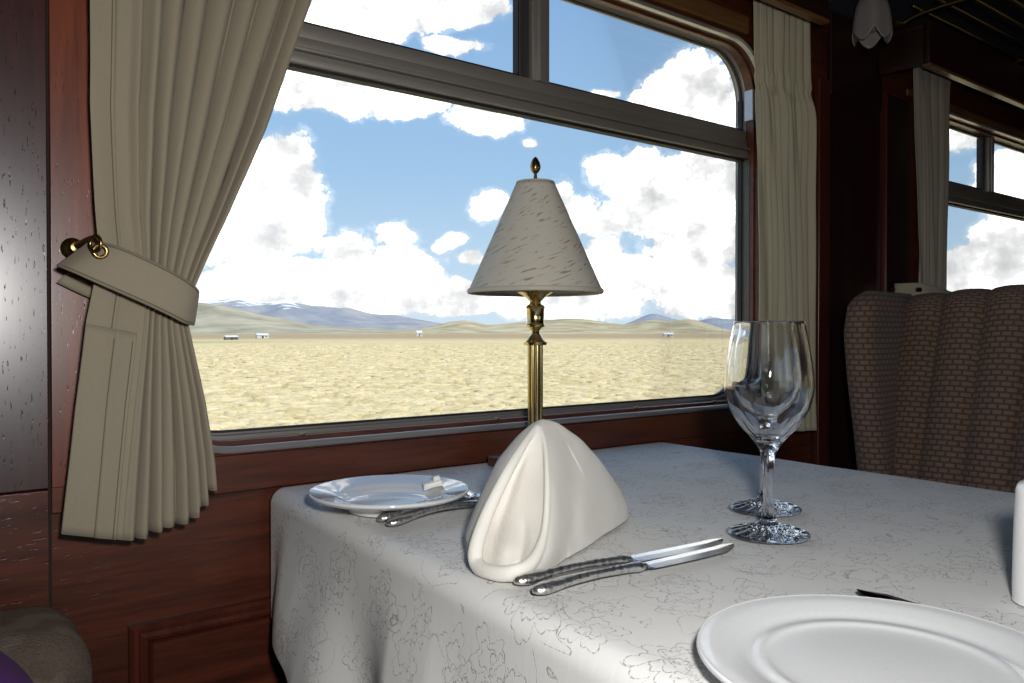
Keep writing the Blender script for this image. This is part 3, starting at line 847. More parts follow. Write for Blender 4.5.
# ------------------------------------------------------------ napkin
def make_napkin():
    apex = Vector((.4690, .5710, .8635)); zb_ = ZC + .0005
    base = [T(628, 517, zb_), T(600, 538, zb_), T(570, 558, zb_), T(547, 573, zb_), T(520, 583, zb_), T(498, 581, zb_), T(479, 575, zb_), T(469, 564, zb_), T(467, 550, zb_),
            Vector((.446, .645, zb_)), Vector((.490, .680, zb_)), Vector((.545, .665, zb_)), Vector((.592, .630, zb_))]
    n = len(base); ring_ = []
    K = 16
    for i in range(n):
        p0, p1, p2, p3 = (base[(i+k-1) % n] for k in range(4))
        for j in range(K):
            t = j/K
            ring_.append(.5*((2*p1)+(-p0+p2)*t+(2*p0-5*p1+4*p2-p3)*t*t+(-p0+3*p1-3*p2+p3)*t**3))
    N = len(ring_); Mh = 150
    left = [(537, 426), (529, 437), (511, 466), (492, 503), (481, 530), (475, 552), (476, 564)]
    bott = [(476, 564), (486, 572), (505, 574), (524, 569), (533, 561)]
    right = [(533, 561), (541, 545), (546, 520), (547, 480), (545, 445), (540, 427)]
    poly = left + bott[1:] + right[1:]
    def inside(x, y):
        c = False; j = len(poly)-1
        for i in range(len(poly)):
            xi, yi = poly[i]; xj, yj = poly[j]
            if (yi > y) != (yj > y) and x < (xj-xi)*(y-yi)/(yj-yi)+xi: c = not c
            j = i
        return c
    def dpl(pl, x, y):
        b = 1e9
        for (ax, ay), (cx, cy) in zip(pl, pl[1:]):
            dx, dy = cx-ax, cy-ay; t = max(0, min(1, ((x-ax)*dx+(y-ay)*dy)/(dx*dx+dy*dy)))
            b = min(b, sqrt((x-ax-t*dx)**2+(y-ay-t*dy)**2))
        return b
    TL = dense([(0, 0), (.02, .07), (.06, .17), (.163, .35), (.32, .56), (.45, .68), (.55, .76), (.65, .83), (.73, .885), (.82, .94), (.89, .975), (1, 1)], 8); TR = dense([(0, 0), (.02, .08), (.05, .16), (.13, .29), (.22, .42), (.32, .53), (.42, .63), (.53, .727), (.62, .805), (.72, .88), (.82, .94), (.9, .985), (1, 1)], 8)
    vs = []
    for j in range(Mh+1):
        w = (j/Mh)
        w = w**1.15
        for i in range(N):
            b = ring_[i]; dv = Vector((b.x-apex.x, b.y-apex.y, 0))
            lr = dv.normalized().dot(RT)      # -1 left .. +1 right
            tl = min(1.0, interp(TL, w)*1.045); tr_ = interp(TR, w)
            bl = sstep(-.7, .5, lr)
            rr = tl*(1-bl) + tr_*bl
            # slightly rounded foot on the front-left loop
            if lr < .3: rr *= 1 - .015*sstep(.86, 1.0, w)
            z = apex.z + (zb_-apex.z)*w
            # blunt ridge at the tip
            p = Vector((apex.x, apex.y, 0)) + dv*rr; p.z = z
            p.x += .0006*noise.noise(p*40); p.y += .0006*noise.noise(p*40+Vector((7, 0, 0)))
            vs.append(p)
    # shallow furrow right of the fold, then cut the front opening out of the shell
    pj = [PJ(p) for p in vs]
    fr = [(vs[k]-Vector((apex.x, apex.y, vs[k].z))).normalized().dot(-FW) > -.3 if (vs[k].x-apex.x)**2+(vs[k].y-apex.y)**2 > 1e-8 else True for k in range(len(vs))]
    front = [k for k in range(len(vs)) if fr[k]]
    ins = [fr[k] and inside(*pj[k]) for k in range(len(vs))]
    def surf(x, y):
        best = sorted(front, key=lambda k: (pj[k][0]-x)**2+(pj[k][1]-y)**2)[:4]
        ws = [1/((pj[k][0]-x)**2+(pj[k][1]-y)**2+.05) for k in best]
        q = Vector((0, 0, 0))
        for k, w_ in zip(best, ws): q += vs[k]*w_
        return q/sum(ws)
    def resample(pl, n_):
        d = dense([tuple(map(float, q)) for q in pl], 8); acc = [0]
        for q, r_ in zip(d, d[1:]): acc.append(acc[-1]+sqrt((q[0]-r_[0])**2+(q[1]-r_[1])**2))
        out = []
        for i in range(n_+1):
            t = acc[-1]*i/n_; k = 0
            while k < len(acc)-2 and acc[k+1] < t: k += 1
            f = (t-acc[k])/max(1e-9, acc[k+1]-acc[k]); out.append((d[k][0]+(d[k+1][0]-d[k][0])*f, d[k][1]+(d[k+1][1]-d[k][1])*f))
        return out
    def smooth3(P_, it=3):
        for _ in range(it): P_ = [P_[0]] + [(P_[i-1]+P_[i]*2+P_[i+1])/4 for i in range(1, len(P_)-1)] + [P_[-1]]
        return P_
    adj = {}
    for k in front:
        x, y = pj[k]
        if 424 < y < 584 and not ins[k]:
            dr = dpl(right, x, y)
            dv_ = -.0042*math.exp(-((dr-9)/9)**2) + .0030*math.exp(-((dr-27)/8)**2)
            adj[k] = FW*dv_*sstep(426, 455, y)*sstep(588, 560, y)
    fs = [(j*N+i, j*N+(i+1) % N, (j+1)*N+(i+1) % N, (j+1)*N+i) for j in range(Mh) for i in range(N)]
    fs = [f for f in fs if not all(ins[k] for k in f)]
    rim = smooth3([surf(x, y) for x, y in resample(left+bott[1:]+right[1:], 90)], 4)
    Lp = smooth3([surf(x, y) for x, y in resample(left + [(478, 571)], 60)])
    Rp = smooth3([surf(x, y) for x, y in resample(right[::-1] + [(527, 569)], 60)])
    for k, d in adj.items(): vs[k] = vs[k] + d
    # rolled rim
    m8 = 10; b0_ = len(vs)
    for j, q in enumerate(rim):
        t = (rim[min(j+1, 90)]-rim[max(j-1, 0)]).normalized()
        u_ = j/90
        rr = interp([(0, .0016), (.12, .0036), (.35, .0052), (.5, .0060), (.60, .0048), (.70, .0022), (.92, .0014), (1, .0010)], u_)
        s1 = t.cross(FW).normalized(); s2 = s1.cross(t).normalized()
        for i in range(m8): a_ = 2*pi*i/m8; vs.append(q + s1*rr*cos(a_) + s2*rr*.8*sin(a_))
    for j in range(90):
        for i in range(m8): k = (i+1) % m8; fs.append((b0_+j*m8+i, b0_+j*m8+k, b0_+(j+1)*m8+k, b0_+(j+1)*m8+i))
    fs.append(tuple(b0_+i for i in range(m8))); fs.append(tuple(b0_+90*m8+i for i in range(m8)))
    # inner layer seen through the opening
    b1_ = len(vs); ns_ = 40
    for j in range(61):
        t = j/60
        for i in range(ns_+1):
            q = i/ns_
            e = -.10*sstep(0, .4, t) + q*(1.06+.10*sstep(0, .4, t))
            pt = Lp[j].lerp(Rp[j], e)
            dep = .036*sstep(0, .45, t)*(1-max(0, min(1, e)))**.75*(1-.50*sstep(.72, 1, t)) + .0015
            dep += .0040*math.exp(-((q-.36)/.07)**2)*sstep(.15, .4, t)*sstep(1, .75, t)
            dep -= .0085*math.exp(-((q-.50)/.16)**2-((t-.86)/.13)**2)
            dep += .0050*math.exp(-((q-.72-(t-.8)*.5)/.06)**2)*sstep(.6, .85, t)
            pt = pt + FW*dep
            if t > .97: pt.z -= .002
            vs.append(pt)
    w_ = ns_+1
    for j in range(60):
        for i in range(ns_): fs.append((b1_+j*w_+i, b1_+j*w_+i+1, b1_+(j+1)*w_+i+1, b1_+(j+1)*w_+i))
    vs = [Vector((v.x, v.y, max(v.z, zb_+.0004))) for v in vs]
    o_ = Vector((.48, .58, ZC))
    o = mesh('folded_napkin', off(vs, o_), fs, M['napkin']); o.location = o_
    md = o.modifiers.new('Solidify', 'SOLIDIFY'); md.thickness = .0020; md.offset = 0
    md = o.modifiers.new('Remesh', 'REMESH'); md.mode = 'VOXEL'; md.voxel_size = .0010; md.use_smooth_shade = True
    md = o.modifiers.new('Smooth', 'SMOOTH'); md.factor = .5; md.iterations = 7
    tag(o, 'cream cloth napkin folded into a standing pyramid on the tablecloth', 'napkin')
    return o
make_napkin()

# ------------------------------------------------------------ table lamp
LP = Vector((.7245, .898, ZC))
lamp = thing('table_lamp', 'brass table lamp with a speckled conical shade in front of the window', 'lamp', LP)
box('base', (-.050, .050, -.050, .050, 0, .016), M['wood_lamp'], lamp, .003)
lathe('foot', [(.0005, .016), (.040, .016), (.041, .019), (.037, .023), (.033, .024), (.029, .029), (.018, .035), (.013, .040), (.0125, .050), (.0005, .05)], M['brass'], lamp, 48)
def flute(r, z, a): return r * (1 - .10 * abs(sin(7 * a)) ** .7)
lathe('column', [(.0005, .046), (.0112, .046), (.0112, .18), (.0005, .18)], M['brass'], lamp, 168, radf=flute, ang=60)
zc = lambda py: .944 + (333 - py) / 800 * 1.155 - ZC
pr = [(.0005, .178), (.012, .178), (.0165, zc(345)), (.0172, zc(342)), (.0125, zc(340)), (.0095, zc(337)), (.0065, zc(334)), (.0060, zc(331)), (.0095, zc(328)), (.0132, zc(327)), (.0138, zc(325)),
      (.0125, zc(323.5)), (.0128, zc(309)), (.0140, zc(308)), (.0132, zc(306)), (.0085, zc(304)), (.0080, zc(302)), (.013, zc(298)), (.0205, zc(294.5)), (.0245, zc(292.5)), (.0245, zc(291)), (.0005, zc(291.2))]
lathe('stem_finial', pr, M['brass'], lamp, 96, radf=lambda r, z, a: r*(1+.05*abs(sin(14*a))) if r > .022 else r)
zs0, zs1 = 1.003 - ZC, 1.160 - ZC
lathe('candle_tube', [(.0005, zc(291)), (.0095, zc(291)), (.0095, zc(291)+.035), (.0005, zc(291)+.035)], M['shade_trim'], lamp, 32)
lathe('socket', [(.0005, zc(291)+.0352), (.011, zc(291)+.0352), (.011, zc(291)+.06), (.0005, zc(291)+.06)], M['black'], lamp, 32)
# the shade: slant UVs
def shade_mesh():
    n, m = 128, 24; vs, fs, uv = [], [], []
    for j in range(m+1):
        t = j/m; r = .0965 + (.0268-.0965)*t; z = zs0 + (zs1-zs0)*t
        for i in range(n+1):
            a = 2*pi*i/n; vs.append((r*cos(a), r*sin(a), z)); uv.append((a*.06, t*.176))
    w = n+1
    fs = [(j*w+i, j*w+i+1, (j+1)*w+i+1, (j+1)*w+i) for j in range(m) for i in range(n)]
    o = mesh('lamp_shade', vs, fs, M['shade'], lamp, uvs=uv); add_solid(o, .0012, 0)
shade_mesh()
srim = torus('shade_rim', .0966, .0016, M['shade_trim'], lamp, (0, 0, zs0+.0008), (0, 0, 0))
srim.scale = (1, 1, 2.2)
torus('shade_rim', .0268, .0013, M['shade_trim'], lamp, (0, 0, zs1), (0, 0, 0))
sp = bmesh.new()
so = lathe('shade_spider', [(.0005, zs1-.004), (.0055, zs1-.004), (.0055, zs1+.001), (.0005, zs1+.001)], M['brass_dark'], lamp, 20)
for k in range(3):
    a = k*2*pi/3+.3
    tube('spider_arm', [(0, 0, zs1-.003), (.0262*cos(a), .0262*sin(a), zs1-.001)], .0011, M['brass_dark'], lamp, 8)
tube('harp', [(0, 0, zc(291)+.06), (0, 0, zs1-.004)], .0018, M['brass_dark'], lamp, 8)
f0 = zs1
lathe('finial', [(.0005, f0), (.0045, f0+.0005), (.0052, f0+.002), (.0030, f0+.004), (.0022, f0+.013), (.0048, f0+.0155), (.0068, f0+.019), (.0072, f0+.0235), (.0060, f0+.0295), (.0032, f0+.035), (.0005, f0+.0375)],
      M['brass_dark'], lamp, 48, radf=lambda r, z, a: r*(1+.07*sin(8*a + z*900)) if z > f0+.014 else r)
# flex from the lamp foot is hidden; small brass cap at the base corner
lathe('switch', [(.0005, 0), (.007, 0), (.0075, .006), (.004, .010), (.0005, .011)], M['brass'], lamp, 20, loc=(-.034, .010, .016))

# ------------------------------------------------------------ wine glasses
def glass(label, loc, rot=0.0):
    outer = [(.0005, .0), (.020, .0002), (.036, .0006), (.0382, .0018), (.0375, .0030), (.030, .0052), (.018, .0082), (.0095, .0125), (.0062, .020), (.0048, .034), (.0045, .055), (.0055, .072), (.0085, .082), (.0150, .092),
             (.0270, .106), (.0365, .121), (.0408, .136), (.0414, .146), (.0400, .162), (.0365, .184), (.0328, .2030)]
    inner = [(.0322, .2044), (.0317, .2030), (.0354, .184), (.0388, .162), (.0402, .146), (.0396, .137), (.0352, .1225), (.0255, .1085), (.0140, .0970), (.006, .0925), (.0005, .0915)]
    prof = dense(outer, 5) + dense(inner, 5)
    def fac(r, z, a):
        if .003 < z < .019: return r * (1 + .03*abs(cos(8*a)))
        if .019 <= z < .076 : return r*(1 + .05*cos(8*a))
        if .078 < z < .118: return r*(1 + .045*sin(pi*(z-.078)/.04)*abs(cos(5*a)))
        return r
    o = lathe('wine_glass', prof, M['crystal'], None, 120, loc=loc, radf=fac, cap=False, ang=None)
    for v in o.data.vertices:
        r_ = sqrt(v.co.x**2 + v.co.y**2)
        if v.co.z > .0008 and v.co.z < .016 and r_ > .009: v.co.z += .0009*sstep(.009, .016, r_)*sstep(.038, .033, r_)*(abs(sin(8*atan2(v.co.y, v.co.x)))-.5)*2
    o.rotation_euler = (0, 0, rot)
    return tag(o, label, 'wine glass', 'wine glasses by the big window')
glass('clear stemmed wine glass standing in front, nearer the large plate', (.659, .461, ZC))
glass('clear stemmed wine glass mostly hidden behind the front wine glass', (.750, .529, ZC), .4)

# ------------------------------------------------------------ shaker
sk = thing('salt_shaker', 'plain white porcelain shaker cut off by the right edge of the photo', 'shaker', (.6535, .2195, ZC))
lathe('shaker_body', dense([(.0005, 0), (.0235, 0), (.0255, .002), (.0256, .02), (.0250, .05), (.0243, .074), (.0236, .0815), (.0205, .0860), (.010, .0885), (.0005, .089)], 4), M['shaker'], sk, 64, cap=False, ang=None)
for a in range(5):
    lathe('hole', [(.0003, 0), (.0012, 0), (.0012, .0006), (.0003, .0006)], M['black'], sk, 10, loc=(.006*cos(a*1.2566), .006*sin(a*1.2566), .0884))

# ------------------------------------------------------------ far seat
def far_seat():
    o_ = Vector((1.6, .45, 0))
    root = thing('wing_armchair', 'brown channel-backed wing armchair across the table below the far window', 'armchair', o_)
    # channelled back
    seams = [.835 - .081*i for i in range(13)]
    y1, y0 = seams[0], seams[-1]
    n, m = 260, 60; vs, uv = [], []
    def bx_(z): return 1.50 + (z-.45)*.285
    for j in range(m+1):
        t = j/m
        for i in range(n+1):
            y = y1 + (y0-y1)*i/n
            k = min(11, int((y1-y)/.081)); u = (y1-y)/.081-k
            pf = sqrt(max(0, 1-(2*u-1)**2))
            arch = .022*sin(pi*min(1, max(0, (y1-y)/(y1-y0)))) ** .7
            ztop = 1.012 + arch + .008*pf
            if t < .8: z = .42 + (ztop-.035-.42)*t/.8; x = bx_(z) - .027*pf
            else:
                a = (t-.8)/.2*pi*.75; x = bx_(ztop-.035)+.035 - .035*cos(a)-.027*pf*cos(a/2); z = ztop-.035+.035*sin(a)
            vs.append(Vector((x, y, z))); uv.append((y, .42+t*.75))
    w = n+1
    fs = [(j*w+i, j*w+i+1, (j+1)*w+i+1, (j+1)*w+i) for j in range(m) for i in range(n)]
    o = mesh('backrest', off(vs, o_), fs, M['seat'], root, uvs=uv)
    # rear shell
    box('back_shell', (1.70, 1.76, y0, y1, .12, .985), M['wood_trim'], root, .01, off=o_)
    # wing: rounded panel from the backrest forward
    vs, uv = [], []; n2, m2 = 40, 60
    for j in range(m2+1):
        t = j/m2; z = .42 + (1.028-.42)*t
        ext = interp([(.42, .03), (.60, .05), (.66, .062), (.75, .09), (.85, .125), (.94, .148), (1.0, .150), (1.028, .13)], z)
        th_ = .030 * sqrt(max(.02, 1-max(0, (z-.99)/.040)**2)) if z > .99 else .030
        xb = bx_(z)+.06; yb = .862 - max(0, .95-z)*.08
        xf, yf = bx_(z) - ext, .852 - ext*.10 - max(0, .95-z)*.13
        # inner face then round the nose then the outer face
        for i in range(n2+1):
            s_ = i/n2
            if s_ < .4: q = s_/.4; x = xb+(xf-xb)*q; y = (yb-th_)+((yf-th_)-(yb-th_))*q
            elif s_ < .6: a = (s_-.4)/.2*pi; x = xf - th_*sin(a); y = yf - th_*cos(a)
            else: q = (s_-.6)/.4; x = xf+(xb-xf)*q; y = (yf+th_)+((yb+th_)-(yf+th_))*q
            vs.append(Vector((x, y, z))); uv.append((s_*.42, z))
    w = n2+1
    fs = [(j*w+i, j*w+i+1, (j+1)*w+i+1, (j+1)*w+i) for j in range(m2) for i in range(n2)]
    top = [m2*w+i for i in range(n2+1)]
    for i in range(n2//2): fs.append((top[i], top[i+1], top[n2-i-1], top[n2-i]))
    mesh('wing', off(vs, o_), fs, M['seat'], root, uvs=uv)
    bm = bmesh.new(); bx(bm, 1.12-o_.x, 1.55-o_.x, y0-o_.y, .90-o_.y, .33, .46, .035, 4)
    so_ = obj('seat_cushion', bm, M['seat'], root, smooth=True, ang=60)
    box('seat_base', (1.18, 1.72, y0, .90, 0, .33), M['wood_trim'], root, .006, off=o_)
far_seat()

# ------------------------------------------------------------ near seat (armrest corner) and jacket
def near_seat():
    o_ = Vector((-.3, .5, 0))
    root = thing('plush_armchair', 'dark plush armchair whose armrest shows at the lower left corner', 'armchair', o_)
    box('armrest', (-.40, .140, .80, .955, .30, .674), M['plush'], root, .045, 6, off=o_)
    box('seat_cushion', (-.45, .12, -.10, .795, .33, .46), M['plush'], root, .03, 4, off=o_)
    box('backrest', (-.62, -.46, -.10, .955, .30, 1.02), M['plush'], root, .03, 4, off=o_)
    box('seat_base', (-.60, .06, -.08, .95, 0, .33), M['wood_trim'], root, .006, off=o_)
near_seat()
# purple jacket thrown over the arm
vs, fs = [], []; n = 56; m = 40
for j in range(m+1):
    v = -pi/2 + pi*j/m
    for i in range(n):
        a = 2*pi*i/n
        e = .45
        cx_ = abs(cos(v))**e; sz = math.copysign(abs(sin(v))**.55, sin(v))
        x = -.085 + .182*cx_*math.copysign(abs(cos(a))**.7, cos(a)); y = .700 + .082*cx_*math.copysign(abs(sin(a))**.7, sin(a)); z = .597 + .130*sz
        q = Vector((x*13, y*13, z*13))
        x += .007*noise.noise(q); z += .010*noise.noise(q+Vector((4, 0, 0))) - .035*sstep(.02, .10, x)*(sz > 0)*sz; y -= .006*abs(sin(x*60+z*25))
        vs.append(Vector((x, y, max(.466, z))))
fs = [(j*n+i, j*n+(i+1) % n, (j+1)*n+(i+1) % n, (j+1)*n+i) for j in range(m) for i in range(n)]
jo = Vector((-.07, .7, .58))
o = mesh('jacket', off(vs, jo), fs, M['purple']); o.location = jo
tag(o, 'purple garment lying beside the plush armrest at the lower left', 'jacket')

# ------------------------------------------------------------ landscape
GZ = -1.3
def m_field():
    s = NT('plain_grass')
    co = s.coord('Object')
    big = s.noise(s.coord('Object', (.012, .03, 1)), 1.0, 4, .55, .4)
    mid = s.noise(s.coord('Object', (.38, .34, 1), (0, 0, .15)), 1.0, 6, .62, .5)
    fine = s.noise(s.coord('Object', (2.2, 2.2, 1)), 1.0, 6, .75)
    t = s.math('ADD', s.math('MULTIPLY', mid, .45), s.math('MULTIPLY', fine, .55))
    col = s.ramp(t, [(.34, (.38, .29, .13)), (.46, (.60, .475, .24)), (.54, (.75, .605, .35)), (.64, (.90, .76, .50))])
    gr = s.ramp(big, [(.56, (0, 0, 0)), (.70, (.22, .22, .22))])
    col = s.mix(gr, col, (.46, .45, .19))
    sx = s.n('ShaderNodeSeparateXYZ', {0: co}); X, Y = sx.outputs[0], sx.outputs[1]
    n3 = s.math('MULTIPLY', s.noise(s.coord('Object', (.004, .02, 1)), 1.0, 3), 160)
    dd = s.math('ADD', s.math('ADD', Y, s.math('MULTIPLY', X, .55)), n3)
    brown = s.n('ShaderNodeMapRange', {0: dd, 1: 330., 2: 520.}).outputs[0]
    col = s.mix(s.math('MULTIPLY', brown, .8), col, (.36, .26, .15))
    pale = s.n('ShaderNodeMapRange', {0: dd, 1: 1500., 2: 2600.}).outputs[0]
    col = s.mix(s.math('MULTIPLY', pale, .8), col, (.52, .43, .28))
    # green strip on the left
    gy = s.math('SUBTRACT', 1.0, s.math('DIVIDE', s.math('ABSOLUTE', s.math('SUBTRACT', Y, 205.)), 38.), clamp=True)
    gx = s.n('ShaderNodeMapRange', {0: X, 1: 95., 2: 60.}).outputs[0]
    col = s.mix(s.math('MULTIPLY', s.math('MULTIPLY', gy, gx), .7), col, (.34, .35, .12))
    return s.out(s.pbr(col, .95, spec=.1, nrm=s.bump(t, .6, .05)))
M['field'] = m_field()
bm = bmesh.new(); 
R1 = 14000
vv = [bm.verts.new(p) for p in ((-R1, YO+.4, GZ), (R1, YO+.4, GZ), (R1, R1, GZ), (-R1, R1, GZ))]; bm.faces.new(vv)
struct(obj('ground', bm, M['field'], None), 'wide plain of dry yellow grass outside the window')

def m_hill(name, c0, c1, c2, scale, snow=None):
    s = NT(name)
    co = s.coord('Object')
    n1 = s.noise(s.coord('Object', (scale*2, scale*2, scale*2)), 1.0, 8, .6, .4)
    col = s.ramp(n1, [(.36, c0), (.5, c1), (.64, c2)])
    if snow:
        z = s.n('ShaderNodeSeparateXYZ', {0: co}).outputs[2]
        n2 = s.noise(s.coord('Object', (.0022, .0022, .0022)), 1.0, 5, .6)
        lim = s.math('ADD', z, s.math('MULTIPLY', s.math('SUBTRACT', n2, .5), 520.))
        f = s.n('ShaderNodeMapRange', {0: lim, 1: snow, 2: snow+30.}).outputs[0]
        col = s.mix(f, col, (.86, .88, .92))
    return s.out(s.pbr(col, .95, spec=.05))
M['hill_far'] = m_hill('hill_far', (.26, .28, .325), (.335, .345, .37), (.41, .395, .38), .0016, 290.)  # blue-grey rock tones carry the distance haze; snow is real
M['hill_hazy'] = m_hill('hill_hazy', (.27, .31, .38), (.32, .35, .40), (.37, .38, .41), .002)  # air haze painted straight into the peak's blue base colour
M['hill_near'] = m_hill('hill_near', (.33, .28, .17), (.46, .39, .25), (.58, .50, .34), .004)
M['hill_mid'] = m_hill('hill_mid', (.28, .27, .20), (.40, .36, .26), (.50, .45, .34), .003)
def ridge(name, pts, dist, depth, mat, label, rough=.02, seed=0):
    """pts: (px, py) skyline read from the horizon; built as a real range of hills 'depth' metres deep"""
    dp = dense([(float(a), float(b)) for a, b in pts], 6); vs, fs = [], []
    n = 140; m = 26
    tabp = [(a, b) for a, b in dp]
    x0, x1 = tabp[0][0], tabp[-1][0]
    for j in range(m+1):
        q = j/m                       # 0 front foot .. 1 back foot
        for i in range(n+1):
            px = x0 + (x1-x0)*i/n; py = interp(tabp, px)
            r = ray(px, 333); hd = Vector((r.x, r.y, 0))
            k = dist + depth*(q-.6)
            p = hd * k
            hz = (333-py)/800*dist*1.0
            s_ = sstep(0, .6, q) if q < .6 else 1-sstep(.6, 1.0, q)
            s_ = s_**.8
            nz = noise.fractal(Vector((p.x/(depth*.45), p.y/(depth*.45), seed)), .9, 2.1, 5)
            h = hz*s_*(1+nz*.32*(1-s_)*1.5) + nz*hz*rough*s_
            vs.append(Vector((p.x, p.y, GZ-2+max(0, h)+ (2+2.2 if h > 0 else 0)*s_)))
    w = n+1
    fs = [(j*w+i, j*w+i+1, (j+1)*w+i+1, (j+1)*w+i) for j in range(m) for i in range(n)]
    o = mesh(name, vs, fs, mat); struct(o, label); return o
ridge('mountain_range', [(60, 310), (120, 303), (160, 300), (190, 298), (205, 299), (220, 301), (240, 300), (262, 303), (285, 299), (300, 302), (318, 304), (345, 306), (372, 313), (395, 315), (420, 320), (445, 325), (480, 333)], 9000, 3500, M['hill_far'], 'distant mountain range with snow caps, blue haze painted in its colour', .12, 1)
ridge('foothills', [(40, 303), (120, 303), (190, 303), (230, 308), (262, 315), (290, 320), (320, 325), (370, 328), (420, 330), (450, 331)], 4200, 1800, M['hill_mid'], 'grey green foothills on the left', .05, 2)
ridge('hazy_peak', [(600, 333), (630, 322), (644, 316), (655, 313.5), (668, 317), (690, 322), (712, 318), (735, 319), (770, 316), (820, 318), (900, 322)], 8000, 2500, M['hill_hazy'], 'peak behind the right hills, pale blue haze painted in its colour', .05, 3)
ridge('grassy_hill', [(390, 332), (430, 327), (450, 322), (470, 321), (490, 325), (520, 322), (545, 320), (575, 318), (600, 321), (625, 324), (650, 320), (672, 321), (690, 319), (705, 323), (722, 328), (740, 330), (780, 322), (850, 318), (980, 325), (1060, 320)], 3600, 1500, M['hill_near'], 'low dry grassy hills across the plain', .08, 4)

# tufts of bunch grass standing on the near plain
def m_tuft():
    s = NT('bunch_grass')
    n1 = s.noise(s.coord('Object', (.8, .8, .8)), 1.0, 4, .6)
    n2 = s.noise(s.coord('Object', (7, 7, 3)), 1.0, 2, .6)
    col = s.ramp(s.math('ADD', s.math('MULTIPLY', n1, .6), s.math('MULTIPLY', n2, .4)), [(.36, (.50, .40, .19)), (.48, (.66, .53, .29)), (.58, (.79, .65, .40))])
    return s.out(s.pbr(col, .95, spec=.05))
rg = random.Random(5); vs, fs = [], []
for i in range(11000):
    d = 13 * (150/13) ** rg.random(); px = rg.uniform(150, 1100); r = ray(px, 333); hd = Vector((r.x, r.y, 0)).normalized()
    c = hd * d
    if c.y < 6: continue
    wd_ = rg.uniform(.16, .42) * (1 + d/150); ht = rg.uniform(.03, .085) * (1 + d/200); b = len(vs); a0 = rg.uniform(0, 6)
    el_ = rg.uniform(.7, 1.4)
    for (rr, zz) in ((1, -.02), (.8, .55*ht), (.35, ht)):
        for k in range(6):
            a = a0 + k*pi/3; q = rg.uniform(.8, 1.2)
            vs.append(Vector((c.x + wd_*rr*q*el_*cos(a), c.y + wd_*rr*q*sin(a), GZ + zz)))
    for j in range(2):
        for k in range(6): l = (k+1) % 6; fs.append((b+j*6+k, b+j*6+l, b+j*6+6+l, b+j*6+6+k))
    fs.append(tuple(b+12+k for k in range(6)))
o = mesh('bunch_grass', vs, fs, m_tuft())
tag(o, 'yellow tufts of bunch grass covering the near plain outside the window', 'grass', kind='stuff')

# farm buildings
M['bwall'] = plain('building_wall', (.22, .17, .14), .9)
M['broof'] = plain('building_roof', (.75, .75, .76), .5)
M['bwhite'] = plain('building_white', (.78, .77, .74), .8)
def house(px, py, wd, hh, wallm, roofm, label, group=None):
    r = ray(px, py); k = (GZ-HC)/r.z; P_ = Vector((r.x*k, r.y*k, GZ)); ang = atan2(r.y, r.x)-pi/2 + .3
    root = thing('farm_building', label, 'building', P_, group); root.rotation_euler = (0, 0, ang)
    a, b = wd/2, wd*.3
    bm = bmesh.new(); bx(bm, -a, a, -b, b, 0, hh); obj('wall', bm, wallm, root)
    rv = [(-a*1.05, -b*1.15, hh), (a*1.05, -b*1.15, hh), (a*1.05, b*1.15, hh), (-a*1.05, b*1.15, hh), (-a*1.05, 0, hh*1.6), (a*1.05, 0, hh*1.6)]
    mesh('roof', rv, [(0, 1, 5, 4), (3, 2, 5, 4), (0, 3, 4), (1, 2, 5), (0, 1, 2, 3)], roofm, root, smooth=False)
    bm = bmesh.new(); bx(bm, -a*.2, a*.1, -b-.05, -b+.1, 0, hh*.75); obj('door', bm, M['black'], root)
    bm = bmesh.new(); bx(bm, a*.4, a*.65, -b-.05, -b+.1, hh*.4, hh*.75); obj('window', bm, M['black'], root)
house(231, 339.8, 4.0, .9, M['bwall'], M['broof'], 'brown hut with a pale metal roof on the plain at left')
house(262, 338.2, 5.0, 1.3, M['bwhite'], M['broof'], 'pale farmhouse right of the brown hut')
house(419, 336.3, 4, 2.4, M['bwhite'], M['bwhite'], 'tiny white building at the foot of the mountains')
house(668, 336.6, 6, 1.5, M['bwhite'], M['bwhite'], 'tiny white building below the right hills')

# ------------------------------------------------------------ sky
CL = [(365, 8, 95, 36), (475, 8, 42, 20), (455, 45, 34, 9), (310, 85, 75, 30), (345, 95, 50, 22), (405, 104, 44, 18), (480, 120, 40, 17), (530, 142, 9, 6),
      (265, 200, 62, 55), (285, 165, 35, 34), (245, 235, 75, 30), (292, 220, 36, 34), (300, 195, 30, 30), (345, 250, 34, 18), (396, 234, 24, 13), (395, 268, 50, 25), (300, 278, 95, 24), (240, 290, 70, 24), (375, 292, 90, 28),
      (455, 243, 18, 10), (474, 258, 16, 9), (450, 298, 80, 20), (490, 206, 22, 17), (560, 192, 12, 18), (568, 208, 30, 18), (598, 224, 38, 13), (605, 168, 22, 16), (640, 170, 26, 24), (632, 185, 30, 20),
      (668, 200, 58, 44), (700, 240, 58, 40), (712, 178, 48, 42), (610, 216, 20, 12), (692, 92, 50, 42), (650, 98, 26, 14), (715, 122, 36, 20), (606, 95, 14, 6), (606, 252, 26, 18), (640, 278, 75, 26), (580, 300, 70, 24),
      (700, 292, 60, 30), (722, 215, 36, 40), (530, 300, 60, 18), (740, 150, 24, 60), (790, 200, 80, 90), (963, 142, 24, 13), (1012, 182, 40, 40), (958, 268, 34, 22), (1002, 250, 44, 34), (1015, 228, 30, 22), (985, 285, 80, 28),
      (1100, 230, 90, 80), (860, 290, 90, 30), (150, 230, 80, 60), (60, 290, 120, 30), (100, 100, 60, 40), (-60, 200, 80, 60), (500, -80, 120, 40), (750, -60, 90, 50), (250, -60, 90, 50)]
wd = bpy.data.worlds.new('World'); S.world = wd
s = NT('sky', wd)
tc = s.t.nodes.new('ShaderNodeTexCoord')
